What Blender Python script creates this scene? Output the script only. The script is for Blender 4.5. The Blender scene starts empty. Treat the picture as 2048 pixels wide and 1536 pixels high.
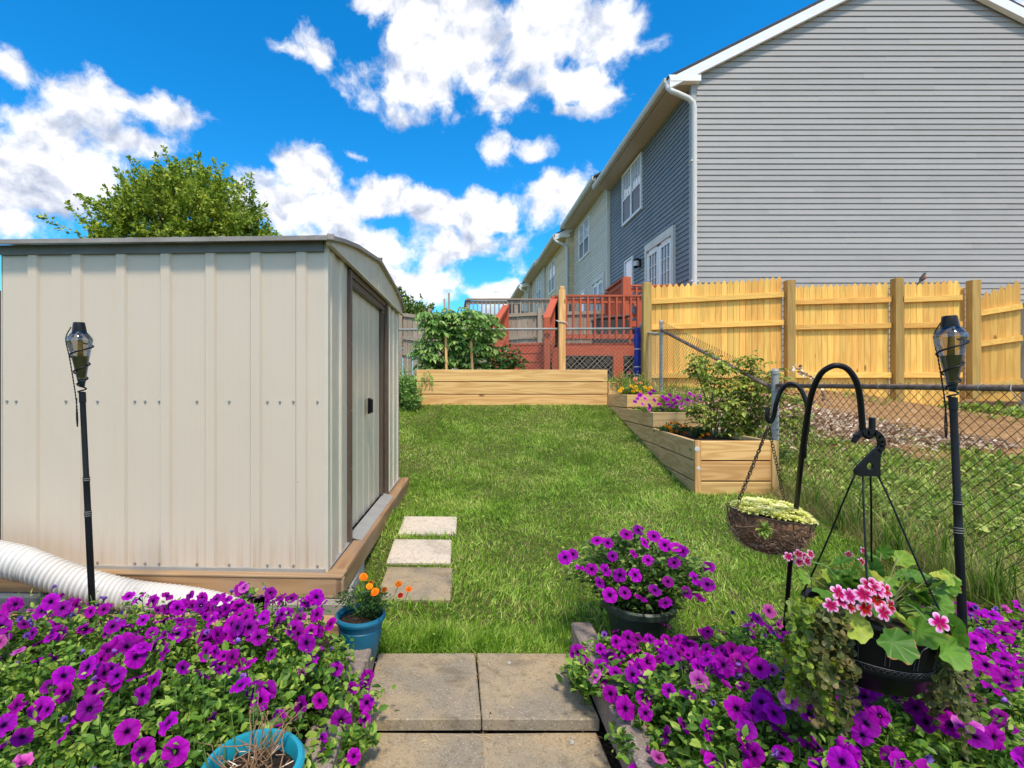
import bpy, math, random
import numpy as np
from mathutils import Vector, Matrix
random.seed(7); rng = np.random.default_rng(7)
R = math.radians
scene = bpy.context.scene
C = scene.collection

# ------------------------------------------------------------ camera
F, CX, CY, CAMZ = 990.0, 905.0, 768.0, 1.16
cam_d = bpy.data.cameras.new("camera"); cam = bpy.data.objects.new("camera", cam_d); C.objects.link(cam)
cam.location = (0, 0, CAMZ); cam.rotation_euler = (R(90), 0, 0)
cam_d.sensor_width = 36.0; cam_d.lens = 36.0 * F / 2048.0
cam_d.shift_x = (1024 - CX) / 2048.0; cam_d.shift_y = 0.0
cam_d.clip_start = 0.05; cam_d.clip_end = 2000
scene.camera = cam
scene.view_settings.view_transform = 'Standard'; scene.view_settings.look = 'None'
scene.view_settings.exposure = 0.60; scene.view_settings.gamma = 1.0

def at(px, py, d):
    return Vector(((px - CX) * d / F, d, CAMZ - (py - CY) * d / F))

# ------------------------------------------------------------ node helper
class NT:
    def __init__(s, nt): s.nt = nt; s.n = nt.nodes; s.l = nt.links; s.n.clear()
    def add(s, t, **k):
        n = s.n.new(t); ins = k.pop('i', {})
        for a, v in k.items(): setattr(n, a, v)
        for a, v in ins.items(): s.put(n.inputs[a], v)
        return n
    def put(s, sock, v):
        if isinstance(v, bpy.types.NodeSocket): s.l.new(v, sock)
        elif v is not None: sock.default_value = v
    def m(s, op, a, b=None, c=None, clamp=False):
        n = s.add('ShaderNodeMath', operation=op, use_clamp=clamp)
        s.put(n.inputs[0], a); s.put(n.inputs[1], b)
        if c is not None: s.put(n.inputs[2], c)
        return n.outputs[0]
    def v(s, op, a, b=None, c=None):
        n = s.add('ShaderNodeVectorMath', operation=op)
        s.put(n.inputs[0], a); s.put(n.inputs[1], b)
        if c is not None: s.put(n.inputs[2], c)
        return n
    def mix(s, f, a, b, bt='MIX'):
        n = s.add('ShaderNodeMix', data_type='RGBA', blend_type=bt)
        s.put(n.inputs[0], f); s.put(n.inputs[6], a if isinstance(a, bpy.types.NodeSocket) else (*a[:3], 1)); s.put(n.inputs[7], b if isinstance(b, bpy.types.NodeSocket) else (*b[:3], 1))
        return n.outputs[2]
    def ramp(s, f, stops):
        n = s.add('ShaderNodeValToRGB'); s.put(n.inputs[0], f)
        e = n.color_ramp.elements
        while len(e) < len(stops): e.new(0.5)
        for q, (p, c) in zip(e, stops): q.position = p; q.color = (*c, 1) if len(c) == 3 else c
        return n.outputs[0]
    def mr(s, f, a, b, c=0.0, d=1.0, smooth=True):
        n = s.add('ShaderNodeMapRange', interpolation_type='SMOOTHSTEP' if smooth else 'LINEAR')
        for k, v in enumerate((f, a, b, c, d)): s.put(n.inputs[k], v)
        return n.outputs[0]
    def noise(s, vec, scale, detail=3, rough=0.5, dist=0.0, out=0):
        n = s.add('ShaderNodeTexNoise'); s.put(n.inputs['Vector'], vec); s.put(n.inputs['Scale'], scale)
        s.put(n.inputs['Detail'], detail); s.put(n.inputs['Roughness'], rough); s.put(n.inputs['Distortion'], dist)
        return n.outputs[out]

# ------------------------------------------------------------ world: daylight sky with cumulus
SUN_EL, SUN_ROT = 61.0, 169.0          # degrees; azimuth clockwise from +Y (behind the camera, a little to the right)
world = bpy.data.worlds.new("World"); scene.world = world; world.use_nodes = True
w = NT(world.node_tree)
sky = w.add('ShaderNodeTexSky', sky_type='NISHITA', sun_disc=False, sun_elevation=R(SUN_EL), sun_rotation=R(SUN_ROT), air_density=1.0, dust_density=0.3, ozone_density=3.0)
geo = w.add('ShaderNodeTexCoord'); dv = w.v('NORMALIZE', geo.outputs['Generated']).outputs[0]
warp = w.noise(dv, 5.0, 5, 0.55, out=1)
wv = w.v('SUBTRACT', warp, (0.5, 0.5, 0.5)).outputs[0]
dw = w.v('MULTIPLY_ADD', wv, (0.10, 0.10, 0.10), dv).outputs[0]
blobs = [  # pixel-free: bearing and height of each cloud heap, given as view ray slopes, with its half sizes
 (770,-40,110,90),(860,80,95,60),(900,20,140,90),(960,110,150,90),(850,180,150,80),(1000,190,110,60),(800,250,75,35),(1080,60,160,90),(1180,70,90,95),(1150,170,110,35),
 (630,100,70,48,.62),(600,118,60,26,.5),(1215,190,80,46,.6),(1150,225,60,22,.5),(1300,90,46,26,.45),(1020,300,60,44,.7),(1085,315,52,34,.7),(700,300,44,16,.4),(960,240,60,50,.5),
 (25,120,60,45),(90,240,130,70),(190,215,120,60),(120,320,150,70),(330,225,110,48),(40,400,150,80),(20,460,100,60),(-150,250,180,160),
 (60,330,130,120),(250,200,90,50),(-40,350,120,150),(250,280,90,40),(470,420,60,40),(600,350,65,60),(575,430,110,80),(650,430,90,60),(760,400,95,50),(860,410,70,52),(940,430,85,42),(1010,430,40,30),(700,490,190,60),(900,500,150,55),(1120,400,90,46),(1160,430,60,50),(860,570,130,42),(1000,585,80,26),(760,560,90,50),(1090,640,130,60),(600,560,200,70),(2080,10,80,40),(2400,300,300,120)]
fld = None
for bl in blobs:
    px, py, rx, ry = bl[:4]; amp = bl[4] if len(bl) > 4 else 1.0
    v0 = Vector(((px - CX) / F, 1, (CY - py) / F)); L = v0.length; v0.normalize()
    sx, sz = F * L / rx, F * L / ry
    sc = Vector((sx, sx, sz)); off = Vector((-v0.x * sx, -v0.y * sx, -v0.z * sz))
    d_ = w.v('LENGTH', w.v('MULTIPLY_ADD', dw, tuple(sc), tuple(off)).outputs[0]).outputs[1]
    s_ = w.m('SUBTRACT', amp, d_)
    fld = s_ if fld is None else w.m('SMOOTH_MAX', fld, s_, 0.25)
sep = w.add('ShaderNodeSeparateXYZ', i={0: dv})
gen = w.mr(w.noise(dv, 2.2, 4, 0.5), 0.45, 0.65, -1.6, 0.7)          # loose unseen cloud, thickened behind the camera to fill the scene with light
back = w.mr(sep.outputs[1], 0.45, 0.1)
gen = w.m('SUBTRACT', w.m('ADD', gen, w.m('MULTIPLY', back, 0.9)), w.m('MULTIPLY', w.m('SUBTRACT', 1.0, back), 3.0))
fld = w.m('MAXIMUM', w.m('MAXIMUM', fld, gen), -0.8)
def fbm(vec, s, det, ro): return w.noise(vec, s, det, ro)
n1 = fbm(dw, 8.5, 14, 0.64)
n2 = fbm(w.v('ADD', dw, (0.006, -0.004, 0.020)).outputs[0], 9.0, 6, 0.55)
n3 = fbm(w.v('ADD', dw, (0.0, 0.0, 0.0)).outputs[0], 9.0, 6, 0.55)
vor = w.add('ShaderNodeTexVoronoi', feature='SMOOTH_F1', i={'Vector': w.v('MULTIPLY_ADD', wv, (0.05,0.05,0.05), dw).outputs[0], 'Scale': 22.0, 'Smoothness': 0.3})
puff = w.m('SUBTRACT', 0.5, vor.outputs[0])
den = w.m('ADD', w.m('ADD', w.m('MULTIPLY', fld, 0.85), w.m('MULTIPLY', w.m('SUBTRACT', n1, 0.5), 2.5)), w.m('MULTIPLY', puff, 0.35))
alpha = w.mr(den, -0.04, 0.50)
lit = w.m('MULTIPLY', w.m('SUBTRACT', n3, n2), 3.4)
lit = w.m('ADD', lit, w.m('MULTIPLY', puff, 0.35))
core = w.mr(den, 0.30, 1.5)
greyz = w.mr(w.noise(dv, 4.5, 3, 0.5), 0.40, 0.70)
sh = w.m('SUBTRACT', w.m('ADD', 0.80, lit), w.m('MULTIPLY', w.m('MULTIPLY', core, greyz), 0.72), clamp=True)
ccol = w.ramp(sh, [(0.0, (0.30, 0.37, 0.52)), (0.30, (0.46, 0.52, 0.66)), (0.55, (0.68, 0.72, 0.82)), (0.78, (0.95, 0.95, 0.96)), (1.0, (1.06, 1.05, 1.03))])
cg = w.m('MULTIPLY_ADD', back, 5.5, 6.3); ccol = w.mix(1.0, ccol, w.add('ShaderNodeCombineColor', i={0: cg, 1: cg, 2: cg}).outputs[0], 'MULTIPLY')  # cloud out of view behind the camera made brighter, as added fill light
hs = w.add('ShaderNodeHueSaturation', i={'Hue': 0.487, 'Saturation': 1.40, 'Value': 1.40, 'Color': sky.outputs[0]})
hz = w.mr(sep.outputs[2], 0.26, -0.02, 0.0, 0.45)
skyc = w.mix(1.0, w.mix(hz, hs.outputs[0], (3.6, 6.0, 8.0)), (0.36, 0.80, 0.98), 'MULTIPLY')
allc = w.mix(alpha, skyc, ccol)
bg = w.add('ShaderNodeBackground', i={'Color': allc, 'Strength': 0.12})
w.l.new(bg.outputs[0], w.add('ShaderNodeOutputWorld').inputs[0])

sl = bpy.data.lights.new("sun", 'SUN'); sl.energy = 2.7; sl.angle = R(8); sl.color = (1.0, 0.88, 0.73)
sun = bpy.data.objects.new("sun", sl); C.objects.link(sun)
az = R(SUN_ROT); el = R(SUN_EL)
sdir = Vector((math.sin(az) * math.cos(el), math.cos(az) * math.cos(el), math.sin(el)))
sun.rotation_euler = sdir.to_track_quat('Z', 'Y').to_euler()
sun.location = sdir * 50

# ------------------------------------------------------------ materials
MATS = {}
def newmat(name):
    m = bpy.data.materials.new(name); m.use_nodes = True; MATS[name] = m
    return m, NT(m.node_tree)
def fin(nt, col, rough=0.6, metal=0.0, bump=None, bdist=0.005, trans=0.0, spec=0.5, tcol=None, coat=0.0):
    p = nt.add('ShaderNodeBsdfPrincipled')
    nt.put(p.inputs['Base Color'], col if isinstance(col, bpy.types.NodeSocket) else (*col, 1))
    nt.put(p.inputs['Roughness'], rough); nt.put(p.inputs['Metallic'], metal)
    nt.put(p.inputs['Specular IOR Level'], spec); nt.put(p.inputs['Coat Weight'], coat)
    if bump is not None:
        b = nt.add('ShaderNodeBump', i={'Height': bump, 'Distance': bdist, 'Strength': 1.0}); nt.l.new(b.outputs[0], p.inputs['Normal'])
    sh = p.outputs[0]
    if trans > 0:
        t = nt.add('ShaderNodeBsdfTranslucent'); nt.put(t.inputs[0], tcol if tcol is not None else (col if isinstance(col, bpy.types.NodeSocket) else (*col, 1)))
        mx = nt.add('ShaderNodeMixShader', i={0: trans}); nt.l.new(sh, mx.inputs[1]); nt.l.new(t.outputs[0], mx.inputs[2]); sh = mx.outputs[0]
    nt.l.new(sh, nt.add('ShaderNodeOutputMaterial').inputs[0])
def rnd(nt): return nt.add('ShaderNodeAttribute', attribute_name='rnd').outputs['Fac']
def oco(nt): return nt.add('ShaderNodeTexCoord').outputs['Object']
def wpos(nt): return nt.add('ShaderNodeNewGeometry').outputs['Position']

def paint(name, col, rough=0.5, metal=0.0, dirt=0.12, dscale=6.0, bumpk=0.0, bscale=60.0, spec=0.5, dcol=None):
    m, n = newmat(name); c = oco(n)
    f = n.mr(n.noise(c, dscale, 6, 0.6), 0.35, 0.75)
    dc = dcol or tuple(x * 0.6 for x in col)
    cc = n.mix(n.m('MULTIPLY', f, dirt * 2), col, dc)
    rv = n.m('MULTIPLY_ADD', rnd(n), 0.12, 0.94)
    cc = n.mix(1.0, cc, n.add('ShaderNodeCombineColor', i={0: rv, 1: rv, 2: rv}).outputs[0], 'MULTIPLY')
    fin(n, cc, n.m('MULTIPLY_ADD', f, 0.15, rough), metal, bump=n.noise(c, bscale, 4, 0.6) if bumpk else None, bdist=bumpk, spec=spec)
    return m

def wood(name, base, dark, axis='x', rough=0.65, var=0.25, knots=0.8, grey=0.0):
    m, n = newmat(name); c = oco(n); r = rnd(n)
    off = n.add('ShaderNodeCombineXYZ', i={0: n.m('MULTIPLY', r, 37.0), 1: n.m('MULTIPLY', r, 91.0), 2: n.m('MULTIPLY', r, 53.0)}).outputs[0]
    c2 = n.v('ADD', c, off).outputs[0]
    st = {'x': (1.1, 14, 14), 'y': (14, 1.1, 14), 'z': (14, 14, 1.1)}[axis]
    sv = n.v('MULTIPLY', c2, st).outputs[0]
    low = n.noise(sv, 0.55, 2, 0.5)
    rings = n.m('PINGPONG', n.m('MULTIPLY', low, 14.0), 1.0)          # cathedral grain
    rings = n.mr(rings, 0.15, 0.9)
    fine = n.noise(n.v('MULTIPLY', c2, tuple(q * 1.0 if q < 2 else q * 9 for q in st)).outputs[0], 1.5, 4, 0.6)
    tone = n.m('ADD', n.m('MULTIPLY', rings, 0.45), n.m('MULTIPLY', fine, 0.6))
    kst = {'x': (2.2, 6, 6), 'y': (6, 2.2, 6), 'z': (6, 6, 2.2)}[axis]
    vk = n.add('ShaderNodeTexVoronoi', feature='F1', i={'Vector': n.v('MULTIPLY', c2, kst).outputs[0], 'Scale': 1.0})
    kd = vk.outputs['Distance']; pick = n.m('GREATER_THAN', n.add('ShaderNodeSeparateColor', i={0: vk.outputs['Color']}).outputs[0], 0.66)
    knot = n.m('MULTIPLY', n.m('MULTIPLY', n.mr(kd, 0.16, 0.08), pick), knots)
    cc = n.mix(n.m('MULTIPLY', tone, 0.80), base, dark)
    cc = n.mix(knot, cc, tuple(x * 0.25 for x in dark))
    patch = n.mr(n.noise(c2, 1.7, 4, 0.6), 0.4, 0.7)
    cc = n.mix(n.m('MULTIPLY', patch, grey), cc, (0.32, 0.27, 0.22))
    k = n.m('MULTIPLY_ADD', r, var, 1 - var * 0.6)
    kk = n.m('MULTIPLY_ADD', n.m('FRACT', n.m('MULTIPLY', r, 7.3)), var * 0.5, 1 - var * 0.3)
    cc = n.mix(1.0, cc, n.add('ShaderNodeCombineColor', i={0: k, 1: n.m('MULTIPLY', k, kk), 2: n.m('MULTIPLY', k, kk)}).outputs[0], 'MULTIPLY')
    fin(n, cc, rough, bump=n.m('MULTIPLY_ADD', knot, -0.6, tone), bdist=0.0012, spec=0.3)
    return m

def leafmat(name, c1, c2, c3, trans=0.35, rough=0.45, spec=0.4):
    m, n = newmat(name); r = rnd(n)
    cc = n.ramp(r, [(0.0, c1), (0.55, c2), (1.0, c3)])
    fin(n, cc, rough, trans=trans, spec=spec)
    return m

for ax in 'xyz':
    wood('fresh_pine_' + ax, (0.88, 0.56, 0.22), (0.48, 0.21, 0.055), ax, var=.3)
    wood('yellow_pine_' + ax, (0.97, 0.60, 0.15), (0.70, 0.35, 0.065), ax, var=0.34)
    wood('green_pine_' + ax, (0.50, 0.34, 0.10), (0.30, 0.17, 0.045), ax)
    wood('weathered_wood_' + ax, (0.44, 0.34, 0.25), (0.25, 0.18, 0.12), ax, grey=0.5)
    wood('red_stain_' + ax, (0.54, 0.125, 0.055), (0.38, 0.070, 0.030), ax, knots=0.25, var=0.18)
    wood('grey_side_' + ax, (0.70, 0.50, 0.25), (0.36, 0.21, 0.085), ax)
wood('old_base_x', (0.45, 0.29, 0.14), (0.22, 0.11, 0.045), 'x', grey=0.35)
wood('old_base_y', (0.45, 0.29, 0.14), (0.22, 0.11, 0.045), 'y', grey=0.35)
wood('dark_fence', (0.07, 0.05, 0.045), (0.03, 0.022, 0.02), 'z')
wood('grey_fence', (0.22, 0.19, 0.15), (0.10, 0.085, 0.065), 'z', grey=0.3)

def shedmat():
    m, n = newmat('shed_cream'); c = oco(n)
    s = n.add('ShaderNodeSeparateXYZ', i={0: c})
    streak = n.noise(n.v('MULTIPLY', c, (26, 26, 0.8)).outputs[0], 1.0, 4, 0.6)
    low = n.mr(s.outputs[2], 0.28, 0.0)
    rust = n.m('MULTIPLY', n.m('MULTIPLY', low, n.mr(streak, 0.42, 0.75)), 0.55)
    spots = n.mr(n.noise(c, 42, 3, 0.7), 0.725, 0.76)
    cc = n.mix(n.m('MULTIPLY', streak, 0.25), (0.60, 0.50, 0.385), (0.53, 0.44, 0.34))
    cc = n.mix(rust, cc, (0.40, 0.24, 0.10)); cc = n.mix(n.m('MULTIPLY', spots, 0.5), cc, (0.15, 0.10, 0.06))
    dents = n.noise(n.v('MULTIPLY', c, (3, 3, 1.2)).outputs[0], 1.0, 3, 0.5)
    micro = n.m('SINE', n.m('MULTIPLY', n.m('ADD', s.outputs[0], s.outputs[1]), 520.0))
    fin(n, cc, 0.42, bump=n.m('ADD', n.m('MULTIPLY', dents, 8.0), n.m('MULTIPLY', micro, 0.10)), bdist=0.0012, spec=0.45)
shedmat()
paint('shed_trim', (0.60, 0.52, 0.38), 0.4, dirt=0.15)
paint('shed_pale', (0.60, 0.53, 0.41), 0.35, dirt=0.10)
paint('bronze', (0.085, 0.058, 0.042), 0.4, dirt=0.2, dcol=(0.16, 0.12, 0.10))
paint('roof_edge', (0.24, 0.20, 0.165), 0.45, metal=0.2, dirt=0.3, dcol=(0.4, 0.37, 0.33))
paint('galvanised', (0.36, 0.345, 0.31), 0.5, metal=0.15, dirt=0.3, dcol=(0.25, 0.25, 0.25), spec=0.2)
paint('screw_steel', (0.45, 0.43, 0.40), 0.35, metal=0.8, dirt=0.3)
paint('rust_pipe', (0.11, 0.065, 0.045), 0.75, dirt=0.5, dscale=14, dcol=(0.27, 0.19, 0.14), bumpk=0.002)
paint('rusty_wire', (0.045, 0.032, 0.025), 0.6, metal=0.3, dirt=0.3, dcol=(0.12, 0.06, 0.03))
paint('zinc_wire', (0.34, 0.31, 0.26), 0.55, metal=0.1, dirt=0.3)
paint('siding_light', (0.34, 0.325, 0.305), 0.5, dirt=0.07, dscale=1.5)
paint('siding_blue', (0.175, 0.195, 0.21), 0.5, dirt=0.10, dscale=1.5)
paint('siding_cream', (0.68, 0.61, 0.50), 0.5, dirt=0.07, dscale=1.5)
paint('siding_yellow', (0.78, 0.62, 0.38), 0.5, dirt=0.07, dscale=1.5)
paint('corner_grey', (0.34, 0.335, 0.32), 0.5, dirt=0.06)
paint('white_trim', (0.80, 0.79, 0.76), 0.4, dirt=0.06, dscale=3)
paint('cream_trim', (0.62, 0.58, 0.50), 0.45, dirt=0.10, dscale=3)
paint('soffit', (0.58, 0.49, 0.38), 0.6, dirt=0.08)
paint('shingle', (0.06, 0.055, 0.055), 0.9, dirt=0.4, dscale=30, bumpk=0.004)
paint('black_plastic', (0.003, 0.003, 0.0035), 0.36, dirt=0.25, dcol=(0.009, 0.009, 0.010), spec=0.3)
paint('black_metal', (0.003, 0.003, 0.004), 0.40, dirt=0.3, dcol=(0.010, 0.010, 0.012), spec=0.32)
paint('white_plastic', (0.62, 0.60, 0.56), 0.38, dirt=0.14, dscale=5, dcol=(0.5, 0.42, 0.32))
paint('dark_void', (0.01, 0.01, 0.01), 0.9)
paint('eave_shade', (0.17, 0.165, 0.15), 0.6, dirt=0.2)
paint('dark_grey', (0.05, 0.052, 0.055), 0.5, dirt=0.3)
paint('tarp_blue', (0.015, 0.03, 0.30), 0.5, dirt=0.3, bumpk=0.02, bscale=9)
paint('teal_dark', (0.006, 0.13, 0.225), 0.42, dirt=0.22, dscale=9, dcol=(0.012, 0.08, 0.12), spec=0.4)
paint('teal_bright', (0.010, 0.30, 0.40), 0.34, dirt=0.2, dscale=9, dcol=(0.02, 0.16, 0.20))
paint('olive_plastic', (0.035, 0.055, 0.035), 0.45, dirt=0.3)
paint('wick', (0.32, 0.22, 0.06), 0.9, dirt=0.4, dscale=40, dcol=(0.10, 0.07, 0.03))
paint('fuel', (0.20, 0.19, 0.09), 0.15, dirt=0.1)
paint('twig', (0.30, 0.17, 0.08), 0.8, dirt=0.4, dscale=30, dcol=(0.12, 0.06, 0.03))
paint('bark', (0.10, 0.075, 0.055), 0.9, dirt=0.5, dscale=12, bumpk=0.02, bscale=18)
paint('cane', (0.16, 0.17, 0.05), 0.7, dirt=0.4)
paint('green_stem', (0.10, 0.20, 0.03), 0.5, dirt=0.3)
paint('tomato_green', (0.33, 0.45, 0.07), 0.28, dirt=0.2, dcol=(0.5, 0.5, 0.12))
paint('robin_breast', (0.42, 0.11, 0.02), 0.8, dirt=0.2, dscale=60)
paint('robin_back', (0.06, 0.05, 0.045), 0.8, dirt=0.2)
paint('beak', (0.5, 0.3, 0.05), 0.5)

m, n = newmat('glass_window')      # panes: dark room behind a glossy face
fin(n, n.ramp(n.noise(oco(n), 1.2, 2), [(0.3, (0.02, 0.03, 0.045)), (0.7, (0.07, 0.10, 0.13))]), 0.03, spec=1.0, coat=0.6)
m, n = newmat('blind'); c = n.add('ShaderNodeSeparateXYZ', i={0: oco(n)}).outputs[2]
fin(n, n.mix(n.mr(n.m('SINE', n.m('MULTIPLY', c, 130)), -0.6, 0.6), (0.30, 0.34, 0.46), (0.55, 0.60, 0.72)), 0.08, spec=0.9, coat=0.5)
m, n = newmat('insect_screen'); fin(n, (0.045, 0.045, 0.055), 0.35, spec=0.5)
m, n = newmat('smoke_glass')
g = n.add('ShaderNodeBsdfGlossy', i={'Color': (0.75, 0.85, 1, 1), 'Roughness': 0.03}); t = n.add('ShaderNodeBsdfTransparent', i={0: (0.66, 0.62, 0.56, 1)})
fr = n.add('ShaderNodeFresnel', i={'IOR': 1.55}); mx = n.add('ShaderNodeMixShader', i={0: n.m('MULTIPLY_ADD', fr.outputs[0], 0.8, 0.05)})
n.l.new(t.outputs[0], mx.inputs[1]); n.l.new(g.outputs[0], mx.inputs[2]); n.l.new(mx.outputs[0], n.add('ShaderNodeOutputMaterial').inputs[0])

def concrete(name, base, dark, warm, sc=1.0, bumpd=0.0025):
    m, n = newmat(name); c = oco(n); r = rnd(n)
    c2 = n.v('ADD', c, n.add('ShaderNodeCombineXYZ', i={0: n.m('MULTIPLY', r, 31.0), 1: n.m('MULTIPLY', r, 17.0)}).outputs[0]).outputs[0]
    big = n.noise(c2, 3.2 * sc, 6, 0.62); mid = n.noise(c2, 22 * sc, 5, 0.65)
    v = n.add('ShaderNodeTexVoronoi', feature='F1', i={'Vector': c2, 'Scale': 230.0 * sc}); gr = n.add('ShaderNodeSeparateColor', i={0: v.outputs['Color']}).outputs[0]
    cc = n.mix(n.mr(big, 0.35, 0.66), base, warm); cc = n.mix(n.m('MULTIPLY', n.mr(mid, 0.5, 0.75), 0.55), cc, dark)
    cc = n.mix(n.m('MULTIPLY', n.m('GREATER_THAN', gr, 0.95), 0.40), cc, (0.55, 0.50, 0.42)); cc = n.mix(n.m('MULTIPLY', n.m('LESS_THAN', gr, 0.10), 0.4), cc, (0.09, 0.075, 0.06))
    stain = n.mr(n.noise(c2, 1.6, 4, 0.7, 1.0), 0.53, 0.66)
    cc = n.mix(n.m('MULTIPLY', stain, 0.45), cc, dark)
    fin(n, cc, 0.88, bump=n.m('ADD', n.m('MULTIPLY', gr, 0.3), n.m('ADD', mid, big)), bdist=bumpd, spec=0.25)
concrete('paver', (0.27, 0.225, 0.16), (0.10, 0.08, 0.05), (0.40, 0.30, 0.175))
concrete('stepping_stone', (0.60, 0.52, 0.41), (0.34, 0.27, 0.19), (0.68, 0.57, 0.44), 0.8, 0.006)
concrete('edging', (0.22, 0.18, 0.15), (0.12, 0.09, 0.07), (0.33, 0.25, 0.20))
concrete('block', (0.46, 0.43, 0.38), (0.18, 0.15, 0.12), (0.40, 0.36, 0.30))

m, n = newmat('ground'); p = wpos(n)
sp = n.add('ShaderNodeSeparateXYZ', i={0: p})
a = n.noise(p, 2.4, 5, 0.6); b = n.noise(p, 26, 5, 0.65)
lawn = n.mix(n.mr(b, 0.35, 0.7), (0.07, 0.12, 0.02), (0.22, 0.20, 0.06))
# bare slope beyond the chain-link fence
edge = n.m('SUBTRACT', sp.outputs[1], n.m('MULTIPLY_ADD', sp.outputs[0], -0.55, 8.35))
edge = n.m('ADD', edge, n.m('MULTIPLY', n.m('SUBTRACT', a, 0.5), 2.2))
dirtf = n.m('MULTIPLY', n.mr(edge, -0.15, 0.2), n.mr(sp.outputs[0], 2.9, 3.1))
dirt = n.ramp(n.m('ADD', n.m('MULTIPLY', b, 0.6), n.m('MULTIPLY', n.noise(p, 5.0, 5, 0.7), 0.4)), [(0.32, (0.20, 0.10, 0.04)), (0.5, (0.50, 0.28, 0.12)), (0.68, (0.74, 0.50, 0.26))])
rub = n.m('MULTIPLY', n.mr(sp.outputs[0], 2.9, 3.1), n.m('SUBTRACT', 1.0, dirtf))
wild = n.mix(n.mr(b, 0.4, 0.65), (0.05, 0.075, 0.015), (0.46, 0.34, 0.13))
cc = n.mix(rub, lawn, wild); cc = n.mix(dirtf, cc, dirt)
fin(n, cc, 0.95, bump=n.m('ADD', b, n.noise(p, 90, 3, 0.6)), bdist=0.035, spec=0.1)
m, n = newmat('soil'); p = oco(n); b = n.noise(p, 60, 6, 0.7)
fin(n, n.ramp(b, [(0.35, (0.012, 0.009, 0.007)), (0.55, (0.05, 0.032, 0.022)), (0.75, (0.16, 0.11, 0.08))]), 0.9, bump=b, bdist=0.02, spec=0.2)

def grassmat(name, dry=0.25, gain=1.0):
    m, n = newmat(name); r = rnd(n); p = wpos(n)
    pat = n.noise(p, 4.0, 5, 0.65); pat2 = n.noise(p, 1.1, 3, 0.5)
    g_ = [tuple(x * gain for x in c) for c in ((0.03, 0.09, 0.006), (0.25, 0.46, 0.028), (0.80, 0.92, 0.24))]
    cc = n.ramp(n.m('ADD', n.m('MULTIPLY', r, 0.62), n.m('MULTIPLY', n.mr(n.m('ADD', n.m('MULTIPLY', pat, 0.6), n.m('MULTIPLY', pat2, 0.4)), 0.36, 0.64), 0.38)), [(0.0, g_[0]), (0.5, g_[1]), (1.0, g_[2])])
    straw = n.m('GREATER_THAN', n.m('ADD', n.m('FRACT', n.m('MULTIPLY', r, 13.7)), n.m('MULTIPLY', n.m('SUBTRACT', n.m('ADD', pat, pat2), 1.0), 0.9)), 1.0 - dry)
    cc = n.mix(straw, cc, (0.42, 0.34, 0.13))
    fin(n, cc, 0.5, trans=0.38, spec=0.35)
grassmat('lawn_grass', 0.06); grassmat('wild_grass', 0.36, 1.2); grassmat('straw_grass', 0.78, 1.1); grassmat('tall_grass', 0.22, 0.62)
leafmat('petunia_leaf', (0.04, 0.11, 0.010), (0.14, 0.29, 0.025), (0.42, 0.56, 0.09))
leafmat('pot_petunia_leaf', (0.03, 0.08, 0.012), (0.12, 0.22, 0.03), (0.38, 0.48, 0.12))
leafmat('tomato_leaf', (0.11, 0.23, 0.04), (0.26, 0.44, 0.10), (0.48, 0.60, 0.20))
leafmat('pepper_leaf', (0.02, 0.07, 0.012), (0.05, 0.14, 0.025), (0.12, 0.26, 0.05), rough=0.3)
leafmat('rose_leaf', (0.08, 0.12, 0.018), (0.26, 0.34, 0.045), (0.60, 0.62, 0.11))
m, n = newmat('geranium_leaf'); r = rnd(n); q_ = n.add('ShaderNodeAttribute', attribute_name='rad').outputs['Fac']; an = n.add('ShaderNodeAttribute', attribute_name='ang').outputs['Fac']
vein = n.m('MULTIPLY', n.mr(n.m('COSINE', n.m('MULTIPLY', an, 7.0)), 0.88, 1.0), n.mr(q_, 0.3, 0.6))
cc = n.ramp(r, [(0.0, (0.05, 0.15, 0.014)), (0.55, (0.15, 0.31, 0.03)), (0.85, (0.34, 0.45, 0.05)), (1.0, (0.50, 0.48, 0.06))])
zone = n.m('MULTIPLY', n.mr(q_, 0.35, 0.55), n.mr(q_, 0.85, 0.65)); cc = n.mix(n.m('MULTIPLY', zone, 0.16), cc, (0.02, 0.07, 0.01))
cc = n.mix(n.m('MULTIPLY', vein, 0.30), cc, (0.30, 0.42, 0.10)); cc = n.mix(n.m('MULTIPLY', n.mr(q_, 0.9, 1.0), n.mr(n.noise(wpos(n), 40, 2), 0.55, 0.65)), cc, (0.45, 0.18, 0.05))
fin(n, cc, 0.5, trans=0.3, spec=0.3)
leafmat('jenny_lime', (0.06, 0.11, 0.012), (0.20, 0.29, 0.02), (0.52, 0.56, 0.04))
leafmat('jenny_dark', (0.07, 0.06, 0.02), (0.14, 0.16, 0.035), (0.33, 0.17, 0.07))
leafmat('marigold_leaf', (0.015, 0.05, 0.012), (0.035, 0.10, 0.022), (0.09, 0.18, 0.04))
leafmat('succulent', (0.50, 0.56, 0.07), (0.78, 0.78, 0.20), (0.90, 0.86, 0.45), trans=0.2)
leafmat('weed_leaf', (0.09, 0.17, 0.02), (0.26, 0.38, 0.05), (0.56, 0.62, 0.14))
leafmat('tree_leaf', (0.07, 0.13, 0.012), (0.33, 0.44, 0.04), (0.68, 0.72, 0.12), trans=0.4)
leafmat('tree_leaf_far', (0.06, 0.13, 0.02), (0.16, 0.27, 0.035), (0.40, 0.45, 0.07), trans=0.4)
leafmat('dead_leaf', (0.26, 0.13, 0.06), (0.60, 0.42, 0.27), (0.95, 0.82, 0.64), trans=0.15, rough=0.7)
leafmat('straw_chip', (0.30, 0.17, 0.07), (0.52, 0.33, 0.15), (0.72, 0.53, 0.28), trans=0.0, rough=0.8)
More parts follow.
